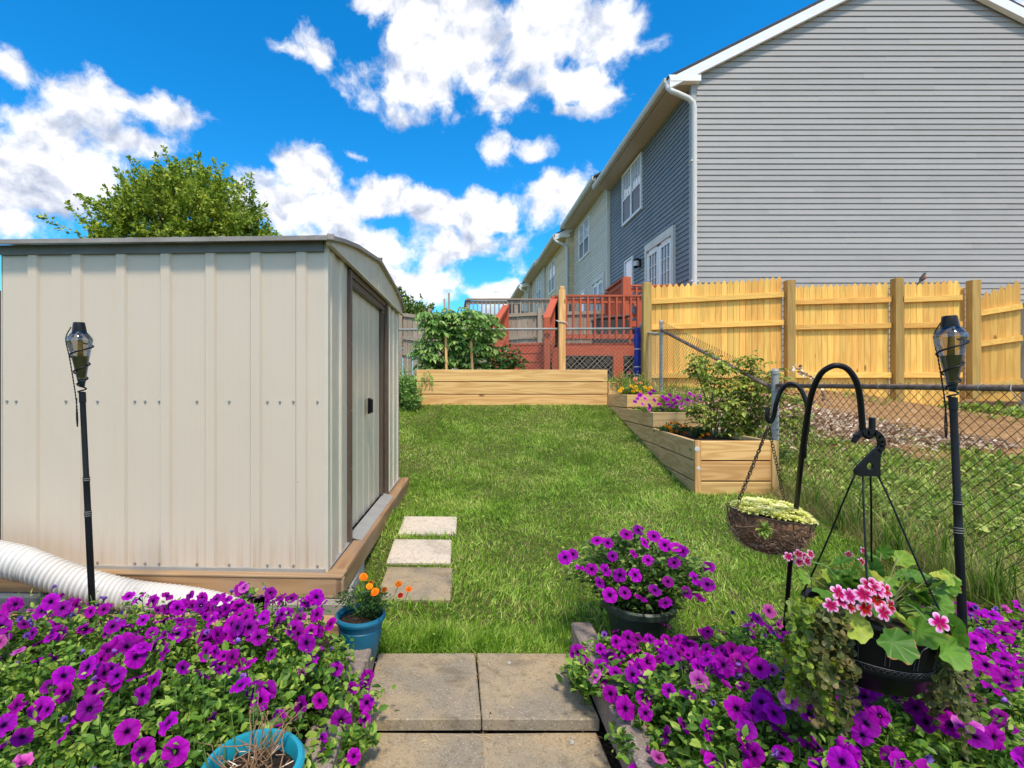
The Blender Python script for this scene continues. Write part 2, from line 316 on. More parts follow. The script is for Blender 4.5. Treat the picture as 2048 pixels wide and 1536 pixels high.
leafmat('coir', (0.06, 0.026, 0.012), (0.24, 0.12, 0.06), (0.55, 0.38, 0.25), trans=0.0, rough=0.9)

def petalmat(name, cin, cmid, cout, a=0.18, b=0.35, trans=0.3):
    m, n = newmat(name); q = n.add('ShaderNodeAttribute', attribute_name='rad').outputs['Fac']; an = n.add('ShaderNodeAttribute', attribute_name='ang').outputs['Fac']
    oi = n.add('ShaderNodeObjectInfo').outputs['Random']
    vein = n.m('MULTIPLY', n.mr(n.m('COSINE', n.m('MULTIPLY', an, 5.0)), 0.93, 1.0), 0.45)
    q2 = n.m('SUBTRACT', q, n.m('MULTIPLY', vein, 0.22))
    cc = n.ramp(q2, [(a, cin), (b, cmid), (1.0, cout)])
    h = n.add('ShaderNodeHueSaturation', i={'Hue': n.m('MULTIPLY_ADD', oi, 0.05, 0.475), 'Saturation': 1.0, 'Value': n.m('MULTIPLY_ADD', n.m('FRACT', n.m('MULTIPLY', oi, 9.7)), 0.60, 0.58), 'Color': cc})
    fin(n, h.outputs[0], 0.6, trans=trans, spec=0.12, bump=vein, bdist=0.002)
petalmat('petunia_purple', (0.03, 0.0, 0.05), (0.27, 0.0, 0.29), (0.48, 0.002, 0.47))
petalmat('petunia_pink', (0.16, 0.01, 0.15), (0.55, 0.05, 0.42), (0.75, 0.16, 0.55))
petalmat('petunia_lilac', (0.10, 0.03, 0.20), (0.26, 0.08, 0.50), (0.42, 0.22, 0.68))
petalmat('geranium_petal', (0.36, 0.0, 0.05), (0.52, 0.005, 0.12), (0.92, 0.50, 0.74), a=0.45, b=0.66)
petalmat('marigold_petal', (0.85, 0.30, 0.01), (0.90, 0.33, 0.01), (0.95, 0.22, 0.005), trans=0.2)
petalmat('marigold_rust', (0.20, 0.03, 0.01), (0.30, 0.04, 0.01), (0.50, 0.08, 0.01), trans=0.2)
petalmat('lantana_yellow', (0.90, 0.40, 0.01), (0.92, 0.55, 0.02), (0.95, 0.60, 0.03), trans=0.2)
petalmat('lantana_coral', (0.80, 0.15, 0.05), (0.75, 0.16, 0.08), (0.85, 0.35, 0.25), trans=0.2)

# ------------------------------------------------------------ object helpers
WM = {}
def tag(o, label=None, cat=None, group=None, kind=None):
    if label: o['label'] = label
    if cat: o['category'] = cat
    if group: o['group'] = group
    if kind: o['kind'] = kind
    return o
def thing(name, label, cat, loc=(0, 0, 0), rotz=0.0, group=None):
    o = bpy.data.objects.new(name, None); C.objects.link(o); o.empty_display_size = 0.1
    o.location = loc; o.rotation_euler = (0, 0, rotz); WM[o.name] = Matrix.Translation(Vector(loc)) @ Matrix.Rotation(rotz, 4, 'Z')
    return tag(o, label, cat, group)
def link(name, me, parent=None):
    o = bpy.data.objects.new(name, me); C.objects.link(o)
    if parent is not None: o.parent = parent; WM[o.name] = WM[parent.name].copy()
    else: WM[o.name] = Matrix.Identity(4)
    return o
def dup(o, parent=None, label=None, loc=None, rotz=None):
    c = o.copy(); C.objects.link(c); c.parent = parent
    if label: c['label'] = label
    if loc is not None: c.location = loc
    if rotz is not None: c.rotation_euler = (0, 0, rotz)
    for ch in list(o.children): dup(ch, c)
    return c

def np_mesh(name, V, loops, tot, mat, parent=None, rndv=None, rad=None, ang=None, smooth=False, local=False):
    me = bpy.data.meshes.new(name); nf = len(tot)
    V = np.asarray(V, dtype=np.float64)
    if parent is not None and not local:
        Mi = np.array(WM[parent.name].inverted()); V = V @ Mi[:3, :3].T + Mi[:3, 3]
    me.vertices.add(len(V)); me.vertices.foreach_set('co', V.astype(np.float32).ravel())
    me.loops.add(len(loops)); me.loops.foreach_set('vertex_index', np.asarray(loops, dtype=np.int32))
    st = np.concatenate(([0], np.cumsum(tot)[:-1])).astype(np.int32)
    me.polygons.add(nf); me.polygons.foreach_set('loop_start', st)
    me.polygons.foreach_set('use_smooth', np.full(nf, smooth, dtype=bool))
    me.update(calc_edges=True); me.validate()
    if rndv is not None and len(me.polygons) == nf:
        a_ = me.attributes.new('rnd', 'FLOAT', 'FACE'); a_.data.foreach_set('value', np.asarray(rndv, dtype=np.float32))
    for nm, arr in (('rad', rad), ('ang', ang)):
        if arr is not None: a_ = me.attributes.new(nm, 'FLOAT', 'POINT'); a_.data.foreach_set('value', np.asarray(arr, dtype=np.float32))
    if mat: me.materials.append(MATS[mat] if isinstance(mat, str) else mat)
    return link(name, me, parent)

def basis(d, up=None, roll=None):
    d = d / np.linalg.norm(d, axis=1, keepdims=True); N = len(d)
    if up is None: up = np.tile(np.array([[0.0, 0.0, 1.0]]), (N, 1))
    x = np.cross(d, up); l = np.linalg.norm(x, axis=1, keepdims=True)
    bad = l[:, 0] < 1e-3; x[bad] = (1, 0, 0); l[bad] = 1; x = x / l
    z = np.cross(x, d)
    if roll is not None:
        c, s = np.cos(roll)[:, None], np.sin(roll)[:, None]; x, z = x * c + z * s, z * c - x * s
    return np.stack((x, d, z), axis=2)
def scatter(T, Fc, pos, B, S):
    N = len(pos); T = np.asarray(T, float); S = np.asarray(S, float)
    if S.ndim == 1: S = np.repeat(S[:, None], 3, axis=1)
    P = T[None] * S[:, None, :]
    V = np.einsum('nij,nmj->nmi', B, P) + pos[:, None, :]
    fl = np.concatenate([np.array(f) for f in Fc]); ft = np.array([len(f) for f in Fc])
    loops = (fl[None] + (np.arange(N) * len(T))[:, None]).ravel(); tot = np.tile(ft, N)
    return V.reshape(-1, 3), loops, tot
def scat(name, tmpl, pos, dirs, S, mat, parent=None, roll=0.6, up=None, r=None, smooth=False, kind=None, ra=None):
    N = len(pos)
    if N == 0: return None
    T, Fc = tmpl[0], tmpl[1]
    B = basis(np.asarray(dirs, float), up, rng.uniform(-roll, roll, N) if roll else None)
    V, lo, to = scatter(T, Fc, np.asarray(pos, float), B, S)
    if r is None: r = rng.random(N)
    o = np_mesh(name, V, lo, to, mat, parent, np.repeat(r, len(Fc)), smooth=smooth, rad=None if ra is None else np.tile(ra[0], N), ang=None if ra is None else np.tile(ra[1], N))
    return tag(o, kind=kind) if kind else o
LEAF = ([(0, 0, 0), (-.42, .32, .09), (0, .38, 0), (.42, .32, .09), (-.34, .68, .05), (0, .72, -.02), (.34, .68, .05), (0, 1, -.12)],
        [(0, 2, 1), (0, 3, 2), (1, 2, 5, 4), (2, 3, 6, 5), (4, 5, 7), (5, 6, 7)])
LEAF2 = ([(0, 0, 0), (-.5, .5, .10), (0, 1, 0), (.5, .5, .10)], [(0, 2, 1), (0, 3, 2)])
BLADE = ([(-.5, 0, 0), (.5, 0, 0), (-.4, .55, .05), (.4, .55, .05), (0, 1, .28)], [(0, 1, 3, 2), (2, 3, 4)])
def round_leaf(n=12, lob=0.10, k=5, cup=0.12):
    T = [(0, 0.12, 0)]; 
    for i in range(n):
        a_ = -math.pi / 2 + 2 * math.pi * (i + .5) / n; rr = 0.5 * (1 + lob * math.cos(k * a_ + 1.5))
        T.append((rr * math.cos(a_), 0.5 + rr * math.sin(a_), cup + 0.03 * math.sin(3 * a_)))
    T[0] = (0, 0.35, 0.0)
    return (T, [(0, 1 + i, 1 + (i + 1) % n) for i in range(n)])
RLEAF = round_leaf(8, 0.0, 1, 0.05)
def ger_leaf(n=28):
    T = [(0, .34, -.02)]; F_ = []
    for j, q in enumerate((.35, .7, 1.0)):
        for i in range(n):
            a_ = -math.pi / 2 + 2 * math.pi * (i + .5) / n; c = math.cos(7 * (a_ + math.pi / 2)); rr = .5 * q * (1 + (.10 * c if q > .5 else 0) - (.35 * max(0, 1 - abs(a_ + math.pi / 2) / .35) if i in (0, n - 1) else 0))
            T.append((rr * math.cos(a_), .34 * (1 - q) + q * .5 + rr * math.sin(a_) , .10 * q * q + .035 * q * math.cos(7 * a_ + 2) + .04 * q * math.sin(2 * a_)))
    F_ += [(0, 1 + i, 1 + (i + 1) % n) for i in range(n)]
    for j in range(2): F_ += [(1 + j * n + i, 1 + (j + 1) * n + i, 1 + (j + 1) * n + (i + 1) % n, 1 + j * n + (i + 1) % n) for i in range(n)]
    return (T, F_)
GLEAF = ger_leaf()

class MB:
    def __init__(s): s.v = []; s.f = []; s.r = []; s.cur = 0.5
    def _r(s, r): return random.random() if r is None else r
    def poly(s, vs, fs, r=None):
        b = len(s.v); s.v += [tuple(v) for v in vs]; s.f += [tuple(i + b for i in f) for f in fs]; rr = s._r(r); s.r += [rr] * len(fs); return s
    def box(s, c, size, rot=None, r=None, bev=0.0):
        x, y, z = (q / 2 for q in size); c = Vector(c)
        if bev <= 0 or bev * 2.2 > min(x, y, z) * 2:
            vs = [Vector((i * x, j * y, k * z)) for i in (-1, 1) for j in (-1, 1) for k in (-1, 1)]
            fs = [(0, 1, 3, 2), (4, 6, 7, 5), (0, 4, 5, 1), (2, 3, 7, 6), (0, 2, 6, 4), (1, 5, 7, 3)]
        else:
            vs = []; fs = []; b = bev
            idx = {}
            for i in (-1, 1):
                for j in (-1, 1):
                    for k in (-1, 1):
                        for ax in range(3):
                            p = [i * x, j * y, k * z]
                            for q in range(3):
                                if q != ax: p[q] -= (i, j, k)[q] * b
                            idx[(i, j, k, ax)] = len(vs); vs.append(Vector(p))
            for ax in range(3):
                o1, o2 = [q for q in range(3) if q != ax]
                for sg in (-1, 1):
                    lo = []
                    for (a_, b_) in ((-1, -1), (1, -1), (1, 1), (-1, 1)):
                        t = [0, 0, 0]; t[ax] = sg; t[o1] = a_; t[o2] = b_; lo.append(idx[(*t, ax)])
                    fs.append(tuple(lo))
            for ax in range(3):
                o1, o2 = [q for q in range(3) if q != ax]
                for a_ in (-1, 1):
                    for b_ in (-1, 1):
                        t0 = [0, 0, 0]; t0[ax] = -1; t0[o1] = a_; t0[o2] = b_; t1 = list(t0); t1[ax] = 1
                        fs.append((idx[(*t0, o1)], idx[(*t1, o1)], idx[(*t1, o2)], idx[(*t0, o2)]))
            for i in (-1, 1):
                for j in (-1, 1):
                    for k in (-1, 1): fs.append(tuple(idx[(i, j, k, ax)] for ax in range(3)))
        if rot is not None: vs = [rot @ v for v in vs]
        return s.poly([v + c for v in vs], fs, r)
    def beam(s, p, q, wd, ht, up=(0, 0, 1), r=None, bev=0.0):      # bar from p to q, wd sideways, ht along 'up'
        p = Vector(p); q = Vector(q); d = (q - p); L = d.length; d.normalize(); u = Vector(up)
        x = d.cross(u)
        if x.length < 1e-4: x = Vector((1, 0, 0))
        x.normalize(); z = x.cross(d)
        M = Matrix((x, d, z)).transposed()
        return s.box((p + q) / 2, (wd, L, ht), M, r, bev)
    def tube(s, pts, rad, n=8, closed=False, caps=True, r=None):
        pts = [Vector(p) for p in pts]; m = len(pts); rad = [rad] * m if not hasattr(rad, '__len__') else rad
        T = []
        for i in range(m):
            a_ = pts[(i - 1) % m] if (closed or i > 0) else pts[i]; b_ = pts[(i + 1) % m] if (closed or i < m - 1) else pts[i]
            t = b_ - a_; T.append(t.normalized() if t.length > 1e-9 else Vector((0, 0, 1)))
        ref = Vector((0, 0, 1)) if abs(T[0].z) < 0.9 else Vector((1, 0, 0)); x = T[0].cross(ref).normalized(); vs = []
        for i in range(m):
            x = (x - T[i] * x.dot(T[i])); x = x.normalized() if x.length > 1e-6 else T[i].orthogonal().normalized(); y = T[i].cross(x)
            for k in range(n):
                a_ = 2 * math.pi * k / n; vs.append(pts[i] + (x * math.cos(a_) + y * math.sin(a_)) * rad[i])
        fs = []
        for i in range(m if closed else m - 1):
            i2 = (i + 1) % m
            for k in range(n): k2 = (k + 1) % n; fs.append((i * n + k, i * n + k2, i2 * n + k2, i2 * n + k))
        if caps and not closed: fs += [tuple(range(n))[::-1], tuple((m - 1) * n + k for k in range(n))]
        return s.poly(vs, fs, r)
    def lathe(s, prof, c=(0, 0, 0), n=32, M=None, r=None):
        c = Vector(c); vs = []; fs = []; m = len(prof)
        for (rr, z) in prof:
            for k in range(n):
                a_ = 2 * math.pi * k / n; v = Vector((rr * math.cos(a_), rr * math.sin(a_), z)); vs.append((M @ v if M is not None else v) + c)
        for i in range(m - 1):
            for k in range(n): k2 = (k + 1) % n; fs.append((i * n + k, i * n + k2, (i + 1) * n + k2, (i + 1) * n + k))
        return s.poly(vs, fs, r)
    def prism(s, poly, d, r=None):                                   # polygon of 3D points pushed along d
        n = len(poly); d = Vector(d); vs = [Vector(p) for p in poly] + [Vector(p) + d for p in poly]
        fs = [tuple(range(n))[::-1], tuple(range(n, 2 * n))] + [(i, (i + 1) % n, n + (i + 1) % n, n + i) for i in range(n)]
        return s.poly(vs, fs, r)
    def build(s, name, mat, parent=None, smooth=False, local=False, angle=None):
        loops = [i for f in s.f for i in f]; tot = [len(f) for f in s.f]
        o = np_mesh(name, np.array(s.v), loops, tot, mat, parent, s.r, smooth=smooth, local=local)
        if smooth and angle:
            try: o.data.set_sharp_from_angle(angle=R(angle))
            except Exception: pass
        return o
def part(name, mat, parent, fn, **k):
    b = MB(); fn(b); return b.build(name, mat, parent, **k)
# ------------------------------------------------------------ terrain
KY = [-400, 0, 2.1, 2.2, 3.0, 3.8, 4.5, 5.0, 5.8, 6.75, 7.3, 7.9, 8.5, 10, 40, 400]
KZ = [-.10, -.10, -.08, -.01, .02, .11, .17, .23, .37, .61, .86, 1.02, 1.12, 1.25, 1.3, 1.0]
KR = [-.10, -.10, -.06, .0, .06, .13, .20, .28, .46, .76, .92, 1.05, 1.12, 1.25, 1.3, 1.0]
def ss(a, b, x): t = np.clip((x - a) / (b - a), 0, 1); return t * t * (3 - 2 * t)
def ground_z(x, y):
    x = np.asarray(x, float); y = np.asarray(y, float)
    l = np.interp(y, KY, KZ); r = np.interp(y, KY, KR); w_ = ss(2.9, 3.3, x)
    z = l * (1 - w_) + r * w_
    z = z - 0.13 * ss(1.6, -.5, x) * ss(3.8, 4.9, y) * (1 - ss(5.4, 6.8, y))
    z = z - 0.26 * ss(5.0, 9.0, x) * ss(5.5, 7.9, y) * (1 - ss(12, 20, y))
    z = z + 0.05 * np.sin(x * 2.1 + 1) * np.sin(y * 1.7) * w_
    return z
def gz(x, y): return float(ground_z(x, y))
xs = np.unique(np.round(np.concatenate((np.linspace(-600, -14, 14), np.arange(-14, -3, .5), np.arange(-3, 10, .12), np.arange(10, 20, .8), np.linspace(20, 600, 14))), 3))
ys = np.unique(np.round(np.concatenate((np.linspace(-300, -3, 8), np.arange(-3, 2, .25), np.arange(2, 11, .12), np.arange(11, 24, .7), np.linspace(24, 700, 16))), 3))
X, Y = np.meshgrid(xs, ys); Z = ground_z(X, Y); nx, ny = len(xs), len(ys)
idx = np.arange(nx * ny).reshape(ny, nx)
q = np.stack((idx[:-1, :-1], idx[:-1, 1:], idx[1:, 1:], idx[1:, :-1]), -1).reshape(-1, 4)
tag(np_mesh('ground', np.stack((X, Y, Z), -1).reshape(-1, 3), q.ravel(), np.full(len(q), 4), 'ground', smooth=True), kind='structure')

# ------------------------------------------------------------ townhouses
def laps(b, P0, D, Nn, L, z0, z1, e, clip=None, t=.019):
    """lap siding: P0 start, D unit along, Nn outward unit, length L, exposure e"""
    z = z0; D = Vector(D); Nn = Vector(Nn); P0 = Vector(P0)
    while z < z1 - 1e-4:
        zt = min(z + e, z1); a_, c_ = (0, L) if clip is None else clip(z + e * .5)
        segs = [(a_, c_)]
        if c_ - a_ > 5 and e > .11:
            cut = [a_ + (.6 + (int(z / e) * 1.13) % 3.6) + 3.66 * j for j in range(3)]; cut = [q for q in cut if q < c_ - .3]; ed = [a_] + cut + [c_]; segs = list(zip(ed[:-1], ed[1:]))
        for si, (a_, c_) in enumerate(segs):
            if c_ <= a_ + .02: continue
            t_ = t + (.0015 if si % 2 else 0); c_ += .025 if si < len(segs) - 1 else 0
            p = P0 + D * a_; q_ = P0 + D * c_; zz = Vector((0, 0, 1))
            k = random.uniform(-.0015, .0015)
            A = p + zz * z + Nn * t_; B = q_ + zz * (z + k) + Nn * t_; Cc = q_ + zz * (zt - .010) + Nn * (.004 + t_ - t); Dd = p + zz * (zt - .010) + Nn * (.004 + t_ - t)
            Cu = q_ + zz * zt - Nn * .004; Du = p + zz * zt - Nn * .004; Al = p + zz * z - Nn * .004; Bl = q_ + zz * (z + k) - Nn * .004
            b.poly([A, B, Cc, Dd, Cu, Du, Al, Bl], [(0, 1, 2, 3), (3, 2, 4, 5), (6, 7, 1, 0)], random.random())
        z = zt
def hx(d): return 4.72 + .0131 * d                 # back wall line of the row
UD = Vector((.0131, 1, 0)).normalized(); UN = Vector((-1, .0131, 0)).normalized()
def wallp(d, z, off=0.0, out=0.0): return Vector((hx(d) + off, d, z)) + UN * out
def wframe(b, d0, d1, z0, z1, off, wd=.07, th=.05):
    for (a_, c_, e_, f_) in ((d0, d0 + wd, z0, z1), (d1 - wd, d1, z0, z1)):
        b.beam(wallp((a_ + c_) / 2, e_, off, .02), wallp((a_ + c_) / 2, f_, off, .02), wd, th + .02, UN)
    for z in (z0 + wd / 2, z1 - wd / 2): b.beam(wallp(d0 + wd, z, off, .022), wallp(d1 - wd, z, off, .022), wd, th + .02, UN) if False else b.beam(wallp(d0 + wd, z, off, .02), wallp(d1 - wd, z, off, .02), wd, th + .02, UN, None) if False else b.box((wallp((d0 + d1) / 2, z, off, .02)), (th + .02, d1 - d0 - 2 * wd, wd), Matrix.Rotation(-.0131, 3, 'Z'))
def double_window(u, d0, d1, z0, z1, off):
    fr = part('window', 'white_trim', u, lambda b: (wframe(b, d0, d1, z0, z1, off), b.box(wallp((d0 + d1) / 2, (z0 + z1) / 2, off, .022), (.07, .09, z1 - z0 - .14), Matrix.Rotation(-.0131, 3, 'Z'))))
    mid = (d0 + d1) / 2; zm = z0 + (z1 - z0) * .49
    for (a_, c_) in ((d0 + .07, mid - .045), (mid + .045, d1 - .07)):
        cc = (a_ + c_) / 2
        part('upper_pane', 'blind', fr, lambda b: b.box(wallp(cc, (zm + z1 - .07) / 2 + .01, off, .018), (.02, c_ - a_, z1 - .07 - zm - .02), Matrix.Rotation(-.0131, 3, 'Z')))
        part('insect_screen', 'insect_screen', fr, lambda b: b.box(wallp(cc, (zm + z0 + .07) / 2, off, .022), (.02, c_ - a_, zm - z0 - .07), Matrix.Rotation(-.0131, 3, 'Z')))
        def mun(b):
            b.box(wallp(cc, zm, off, .034), (.02, c_ - a_, .045), Matrix.Rotation(-.0131, 3, 'Z'))
            for k in (1, 2): b.box(wallp(a_ + (c_ - a_) * k / 3, (zm + z1 - .07) / 2, off, .031), (.01, .016, z1 - .07 - zm), Matrix.Rotation(-.0131, 3, 'Z'))
            b.box(wallp(cc, (zm + z1 - .07) / 2, off, .0325), (.01, c_ - a_, .016), Matrix.Rotation(-.0131, 3, 'Z'))
        part('muntin', 'white_trim', fr, mun)
def french_door(u, d0, d1, z0, z1, off, name='patio_door'):
    RZ = Matrix.Rotation(-.0131, 3, 'Z')
    fr = part(name, 'cream_trim', u, lambda b: (wframe(b, d0, d1, z0, z1, off, .11, .09), b.box(wallp((d0 + d1) / 2, z1 - .15, off, .05), (.06, d1 - d0 - .22, .08), RZ)))
    mid = (d0 + d1) / 2
    for (a_, c_) in ((d0 + .11, mid - .005), (mid + .005, d1 - .11)):
        def leaf(b):
            for (y0, y1) in ((a_, a_ + .12), (c_ - .12, c_)): b.box(wallp((y0 + y1) / 2, (z0 + z1) / 2 - .09, off, .03), (.04, y1 - y0, z1 - z0 - .3), RZ)
            for (za, zb) in ((z0 + .05, z0 + .35), (z1 - .32, z1 - .18)): b.box(wallp((a_ + c_) / 2, (za + zb) / 2, off, .029), (.04, c_ - a_ - .24, zb - za), RZ)
            w_ = c_ - a_ - .24
            for k in (1, 2): b.box(wallp(a_ + .12 + w_ * k / 3, (z0 + z1) / 2, off, .034), (.02, .018, z1 - z0 - .6), RZ)
            for k in range(1, 5): b.box(wallp((a_ + c_) / 2, z0 + .35 + (z1 - z0 - .67) * k / 5, off, .033), (.02, w_, .018), RZ)
        part('door_leaf', 'white_trim', fr, leaf)
        part('pane', 'glass_window', fr, lambda b: b.box(wallp((a_ + c_) / 2, (z0 + z1) / 2, off, .018), (.012, c_ - a_ - .22, z1 - z0 - .5), RZ))
def townhouse(label, d0, d1, off, ze, side, trim, win, door=None, small=None, gable=False, lamp=None, near_side=None):
    u = thing('townhouse', label, 'house', (hx(d0) + off, d0, 1.2), 0, 'row of townhouses on the right')
    def wl(b):
        P0 = wallp(d0, 0, off); L = (d1 - d0) * 1.0001
        laps(b, P0, UD, UN, L, .9, ze - .02, .105 if gable else .102)
        b.box(wallp((d0 + d1) / 2, ze / 2 + .4, off, -.11), (.2, d1 - d0 - .02, ze - .85), Matrix.Rotation(-.0131, 3, 'Z'))
    part('back_wall', side, u, wl)
    OH = .46; gx = off - OH
    # eave: soffit, fascia and gutter
    part('soffit', 'soffit', u, lambda b: b.box(wallp((d0 + d1) / 2, ze - .01, off - OH / 2 + .02), (OH, d1 - d0, .02), Matrix.Rotation(-.0131, 3, 'Z')))
    def gut(b):
        prof = [(-.0, 0), (-.09, .0), (-.125, .05), (-.125, .13), (-.11, .13), (-.0, .13)]
        b.prism([wallp(d0 - .02, ze - .02 + z, gx + x) for x, z in prof], UD * (d1 - d0 + .02))
    part('gutter', 'cream_trim', u, gut)
    pitch = .5; half = 4.4
    def rf(b):
        A = wallp(d0 - .12, ze + .10, gx - .08); Rg = wallp(d0 - .12, ze + .10 + pitch * (half + OH + .08), off + half); E = wallp(d0 - .12, ze + .10, off + 2 * half + OH + .08)
        dv_ = UD * (d1 - d0 + (.14 if gable else .1)); up = Vector((0, 0, .05))
        b.prism([A, Rg, E, E - up, Rg - up, A - up], dv_)
    part('roof', 'shingle', u, rf)
    if gable or near_side:
        P0 = Vector((hx(d0) + off, d0, 0))
        hz = ze + .05
        def clip(z):
            k = max(0, (z - hz - .13) / pitch); return (k, 2 * half - k)
        part('gable_wall', near_side or 'siding_light', u, lambda b: (laps(b, P0 + Vector((.055, 0, 0)), (1, 0, 0), (0, -1, 0), 8.8, .8, hz + half * pitch - .05, .1145, clip),
             b.prism([P0 + Vector((0.02, .03, .8)), P0 + Vector((8.8, .03, .8)), P0 + Vector((8.8, .03, hz)), P0 + Vector((half, .03, hz + half * pitch)), P0 + Vector((.02, .03, hz))], (0, .08, 0))))
        part('corner_post', 'corner_grey' if gable else trim, u, lambda b: b.box(P0 + Vector((.01, .02, ze / 2 + .4)), (.10, .10, ze - .8)))
        def rake(b):
            for sg in (0, 1):
                xa, xb = (off - OH - .06, off + half) if sg == 0 else (off + 2 * half + OH + .06, off + half)
                A = Vector((hx(d0) + xa, d0 - .14, ze + .04)); B = Vector((hx(d0) + xb, d0 - .14, ze + .04 + pitch * (half + OH + .06)))
                b.prism([A, B, B + Vector((0, 0, -.20)), A + Vector((0, 0, -.20 if sg == 0 else -.2))], (0, .10, 0))
            b.prism([Vector((hx(d0) + off - OH - .08, d0 - .146, ze + .10)), Vector((hx(d0) + off + .10, d0 - .146, ze + .10)), Vector((hx(d0) + off + .10, d0 - .146, ze - .02)), Vector((hx(d0) + off - OH - .04, d0 - .146, ze - .02))], (0, .16, 0))
        part('rake_board', 'white_trim', u, rake)
        def ds(b):
            x0 = hx(d0) + gx - .06; xx = hx(d0) + off + .0
            pts = [Vector((x0, d0 - .02, ze + .02)), Vector((x0, d0 - .05, ze - .10)), Vector((x0 + .05, d0 - .10, ze - .20)), Vector((x0 + .16, d0 - .12, ze - .26)), Vector((xx - .14, d0 - .12, ze - .36)), Vector((xx - .05, d0 - .12, ze - .44)), Vector((xx - .02, d0 - .11, ze - .56)), Vector((xx - .02, d0 - .11, 1.0))]
            b.tube(pts, .052, 10)
            for z in (ze - 1.6, ze - 4.0): b.box((xx - .02, d0 - .09, z), (.15, .10, .03))
        part('downspout', 'white_plastic', u, ds, smooth=True, angle=50)
    else:
        part('downspout', 'cream_trim', u, lambda b: b.box(wallp(d0 + .12, ze / 2 + .4, off, .05), (.07, .09, ze - .9)))
    if win: double_window(u, *win, off)
    if door: french_door(u, *door, off)
    if small:
        s0, s1, za, zb = small
        fr = part('small_window', 'white_trim', u, lambda b: wframe(b, s0, s1, za, zb, off, .05))
        part('pane', 'blind', fr, lambda b: b.box(wallp((s0 + s1) / 2, (za + zb) / 2, off, .02), (.02, s1 - s0 - .09, zb - za - .09), Matrix.Rotation(-.0131, 3, 'Z')))
    if lamp:
        l = part('wall_lamp', 'black_metal', u, lambda b: (b.box(wallp(lamp[0], lamp[1], off, .03), (.03, .12, .2)), b.lathe([(0, .12), (.07, .11), (.075, .05), (.065, .05), (.065, -.09), (.075, -.10), (.03, -.13), (0, -.13)], wallp(lamp[0], lamp[1], off, .12), 14)))
        part('lamp_glass', 'white_plastic', l, lambda b: b.lathe([(.068, .05), (.068, -.08)], wallp(lamp[0], lamp[1], off, .12), 14))
    return u
townhouse('nearest townhouse with light grey gable siding, slate blue back wall and white downspout', 10.0, 15.4, 0, 7.22, 'siding_blue', 'cream_trim', (12.7, 14.2, 5.66, 7.12), (10.75, 12.4, 2.45, 4.62), (13.35, 14.0, 3.6, 4.62), True, (12.85, 4.30))
townhouse('grey cream townhouse behind the slate blue one, between blue and yellow siding', 15.42, 20.4, 0, 7.52, 'siding_cream', 'cream_trim', (17.8, 19.3, 5.9, 7.25), (15.95, 17.4, 2.7, 4.8), (18.5, 19.1, 3.7, 4.7))
townhouse('pale yellow townhouse standing slightly forward with its own downspout at a beige corner', 20.42, 25.3, -.27, 7.22, 'siding_yellow', 'cream_trim', (22.7, 24.3, 5.5, 6.95), None, None, False, None, 'siding_yellow')
townhouse('pale cream townhouse fourth along the row, beyond the yellow one', 25.32, 30.3, -.27, 7.38, 'siding_cream', 'cream_trim', (26.6, 28.1, 5.6, 7.1))
townhouse('farthest visible townhouse, just above the grey deck railing', 30.32, 36.0, -.50, 7.15, 'siding_cream', 'cream_trim', (32.6, 34.1, 5.3, 6.7), None, None, False, None, 'siding_yellow')

# ------------------------------------------------------------ garden shed (local frame: x to the right along the front, y back along the door side)
SH = thing('garden_shed', 'cream metal garden shed with brown door jambs on a timber base', 'shed', (-.650, 2.53, 0.2), R(-2.4))
W_, L_, H_ = 1.72, 2.50, 1.682
def rib_sheet(b, n0, n1, ribs, hgt, frame, rw=.045, rd=.013, z0=0.0):
    """vertical sheet with raised ribs; frame(s, out, z) -> local point"""
    prof = [(n0, 0)]
    for r_ in ribs: prof += [(r_ - rw / 2 - .010, 0), (r_ - rw / 2, rd), (r_ + rw / 2, rd), (r_ + rw / 2 + .010, 0)]
    prof += [(n1, 0)]
    vs = []; fs = []
    zs = [z0 + (hgt - z0) * k / 6 for k in range(7)]
    for z in zs: vs += [frame(s_, o_, z) for s_, o_ in prof]
    m_ = len(prof)
    for k in range(6): fs += [(k * m_ + i, k * m_ + i + 1, (k + 1) * m_ + i + 1, (k + 1) * m_ + i) for i in range(m_ - 1)]
    b.poly(vs, fs, .5)
ribs_f = [-.123 - .237 * k for k in range(7)]
part('front_wall', 'shed_cream', SH, lambda b: rib_sheet(b, -W_, 0, ribs_f[::-1], H_, lambda s_, o_, z: (s_, -o_, z)), local=True)
def sidewall(b):
    rib_sheet(b, 0, .445, [.10, .29], H_, lambda s_, o_, z: (o_, s_, z), .05)
    rib_sheet(b, 1.76, L_, [1.90, 2.14, 2.38], H_, lambda s_, o_, z: (o_, s_, z), .03)
    b.box((0.004, .012, H_ / 2), (.022, .03, H_), r=.5)
part('side_wall', 'shed_pale', SH, sidewall, local=True)
part('left_wall', 'shed_pale', SH, lambda b: b.box((-W_, L_ / 2, H_ / 2), (.01, L_, H_)), local=True)
part('rear_wall', 'shed_pale', SH, lambda b: b.box((-W_ / 2, L_, H_ / 2), (W_, .01, H_)), local=True)
part('floor_deck', 'old_base_x', SH, lambda b: b.box((-W_ / 2 + .02, L_ / 2 + .01, -.018), (W_ + .09, L_ + .04, .012)), local=True)
dr = part('sliding_door', 'shed_pale', SH, lambda b: rib_sheet(b, .46, 1.74, [.66 + .19 * k for k in range(6)], H_ - .07, lambda s_, o_, z: (-.035 + o_, s_, z), .03, .0035, .02), local=True)
hd = part('handle', 'black_plastic', dr, lambda b: (b.box((-.006, 1.10, .80), (.012, .075, .115), bev=.004), b.box((.012, 1.09, .80), (.022, .022, .10), bev=.004)), local=True)
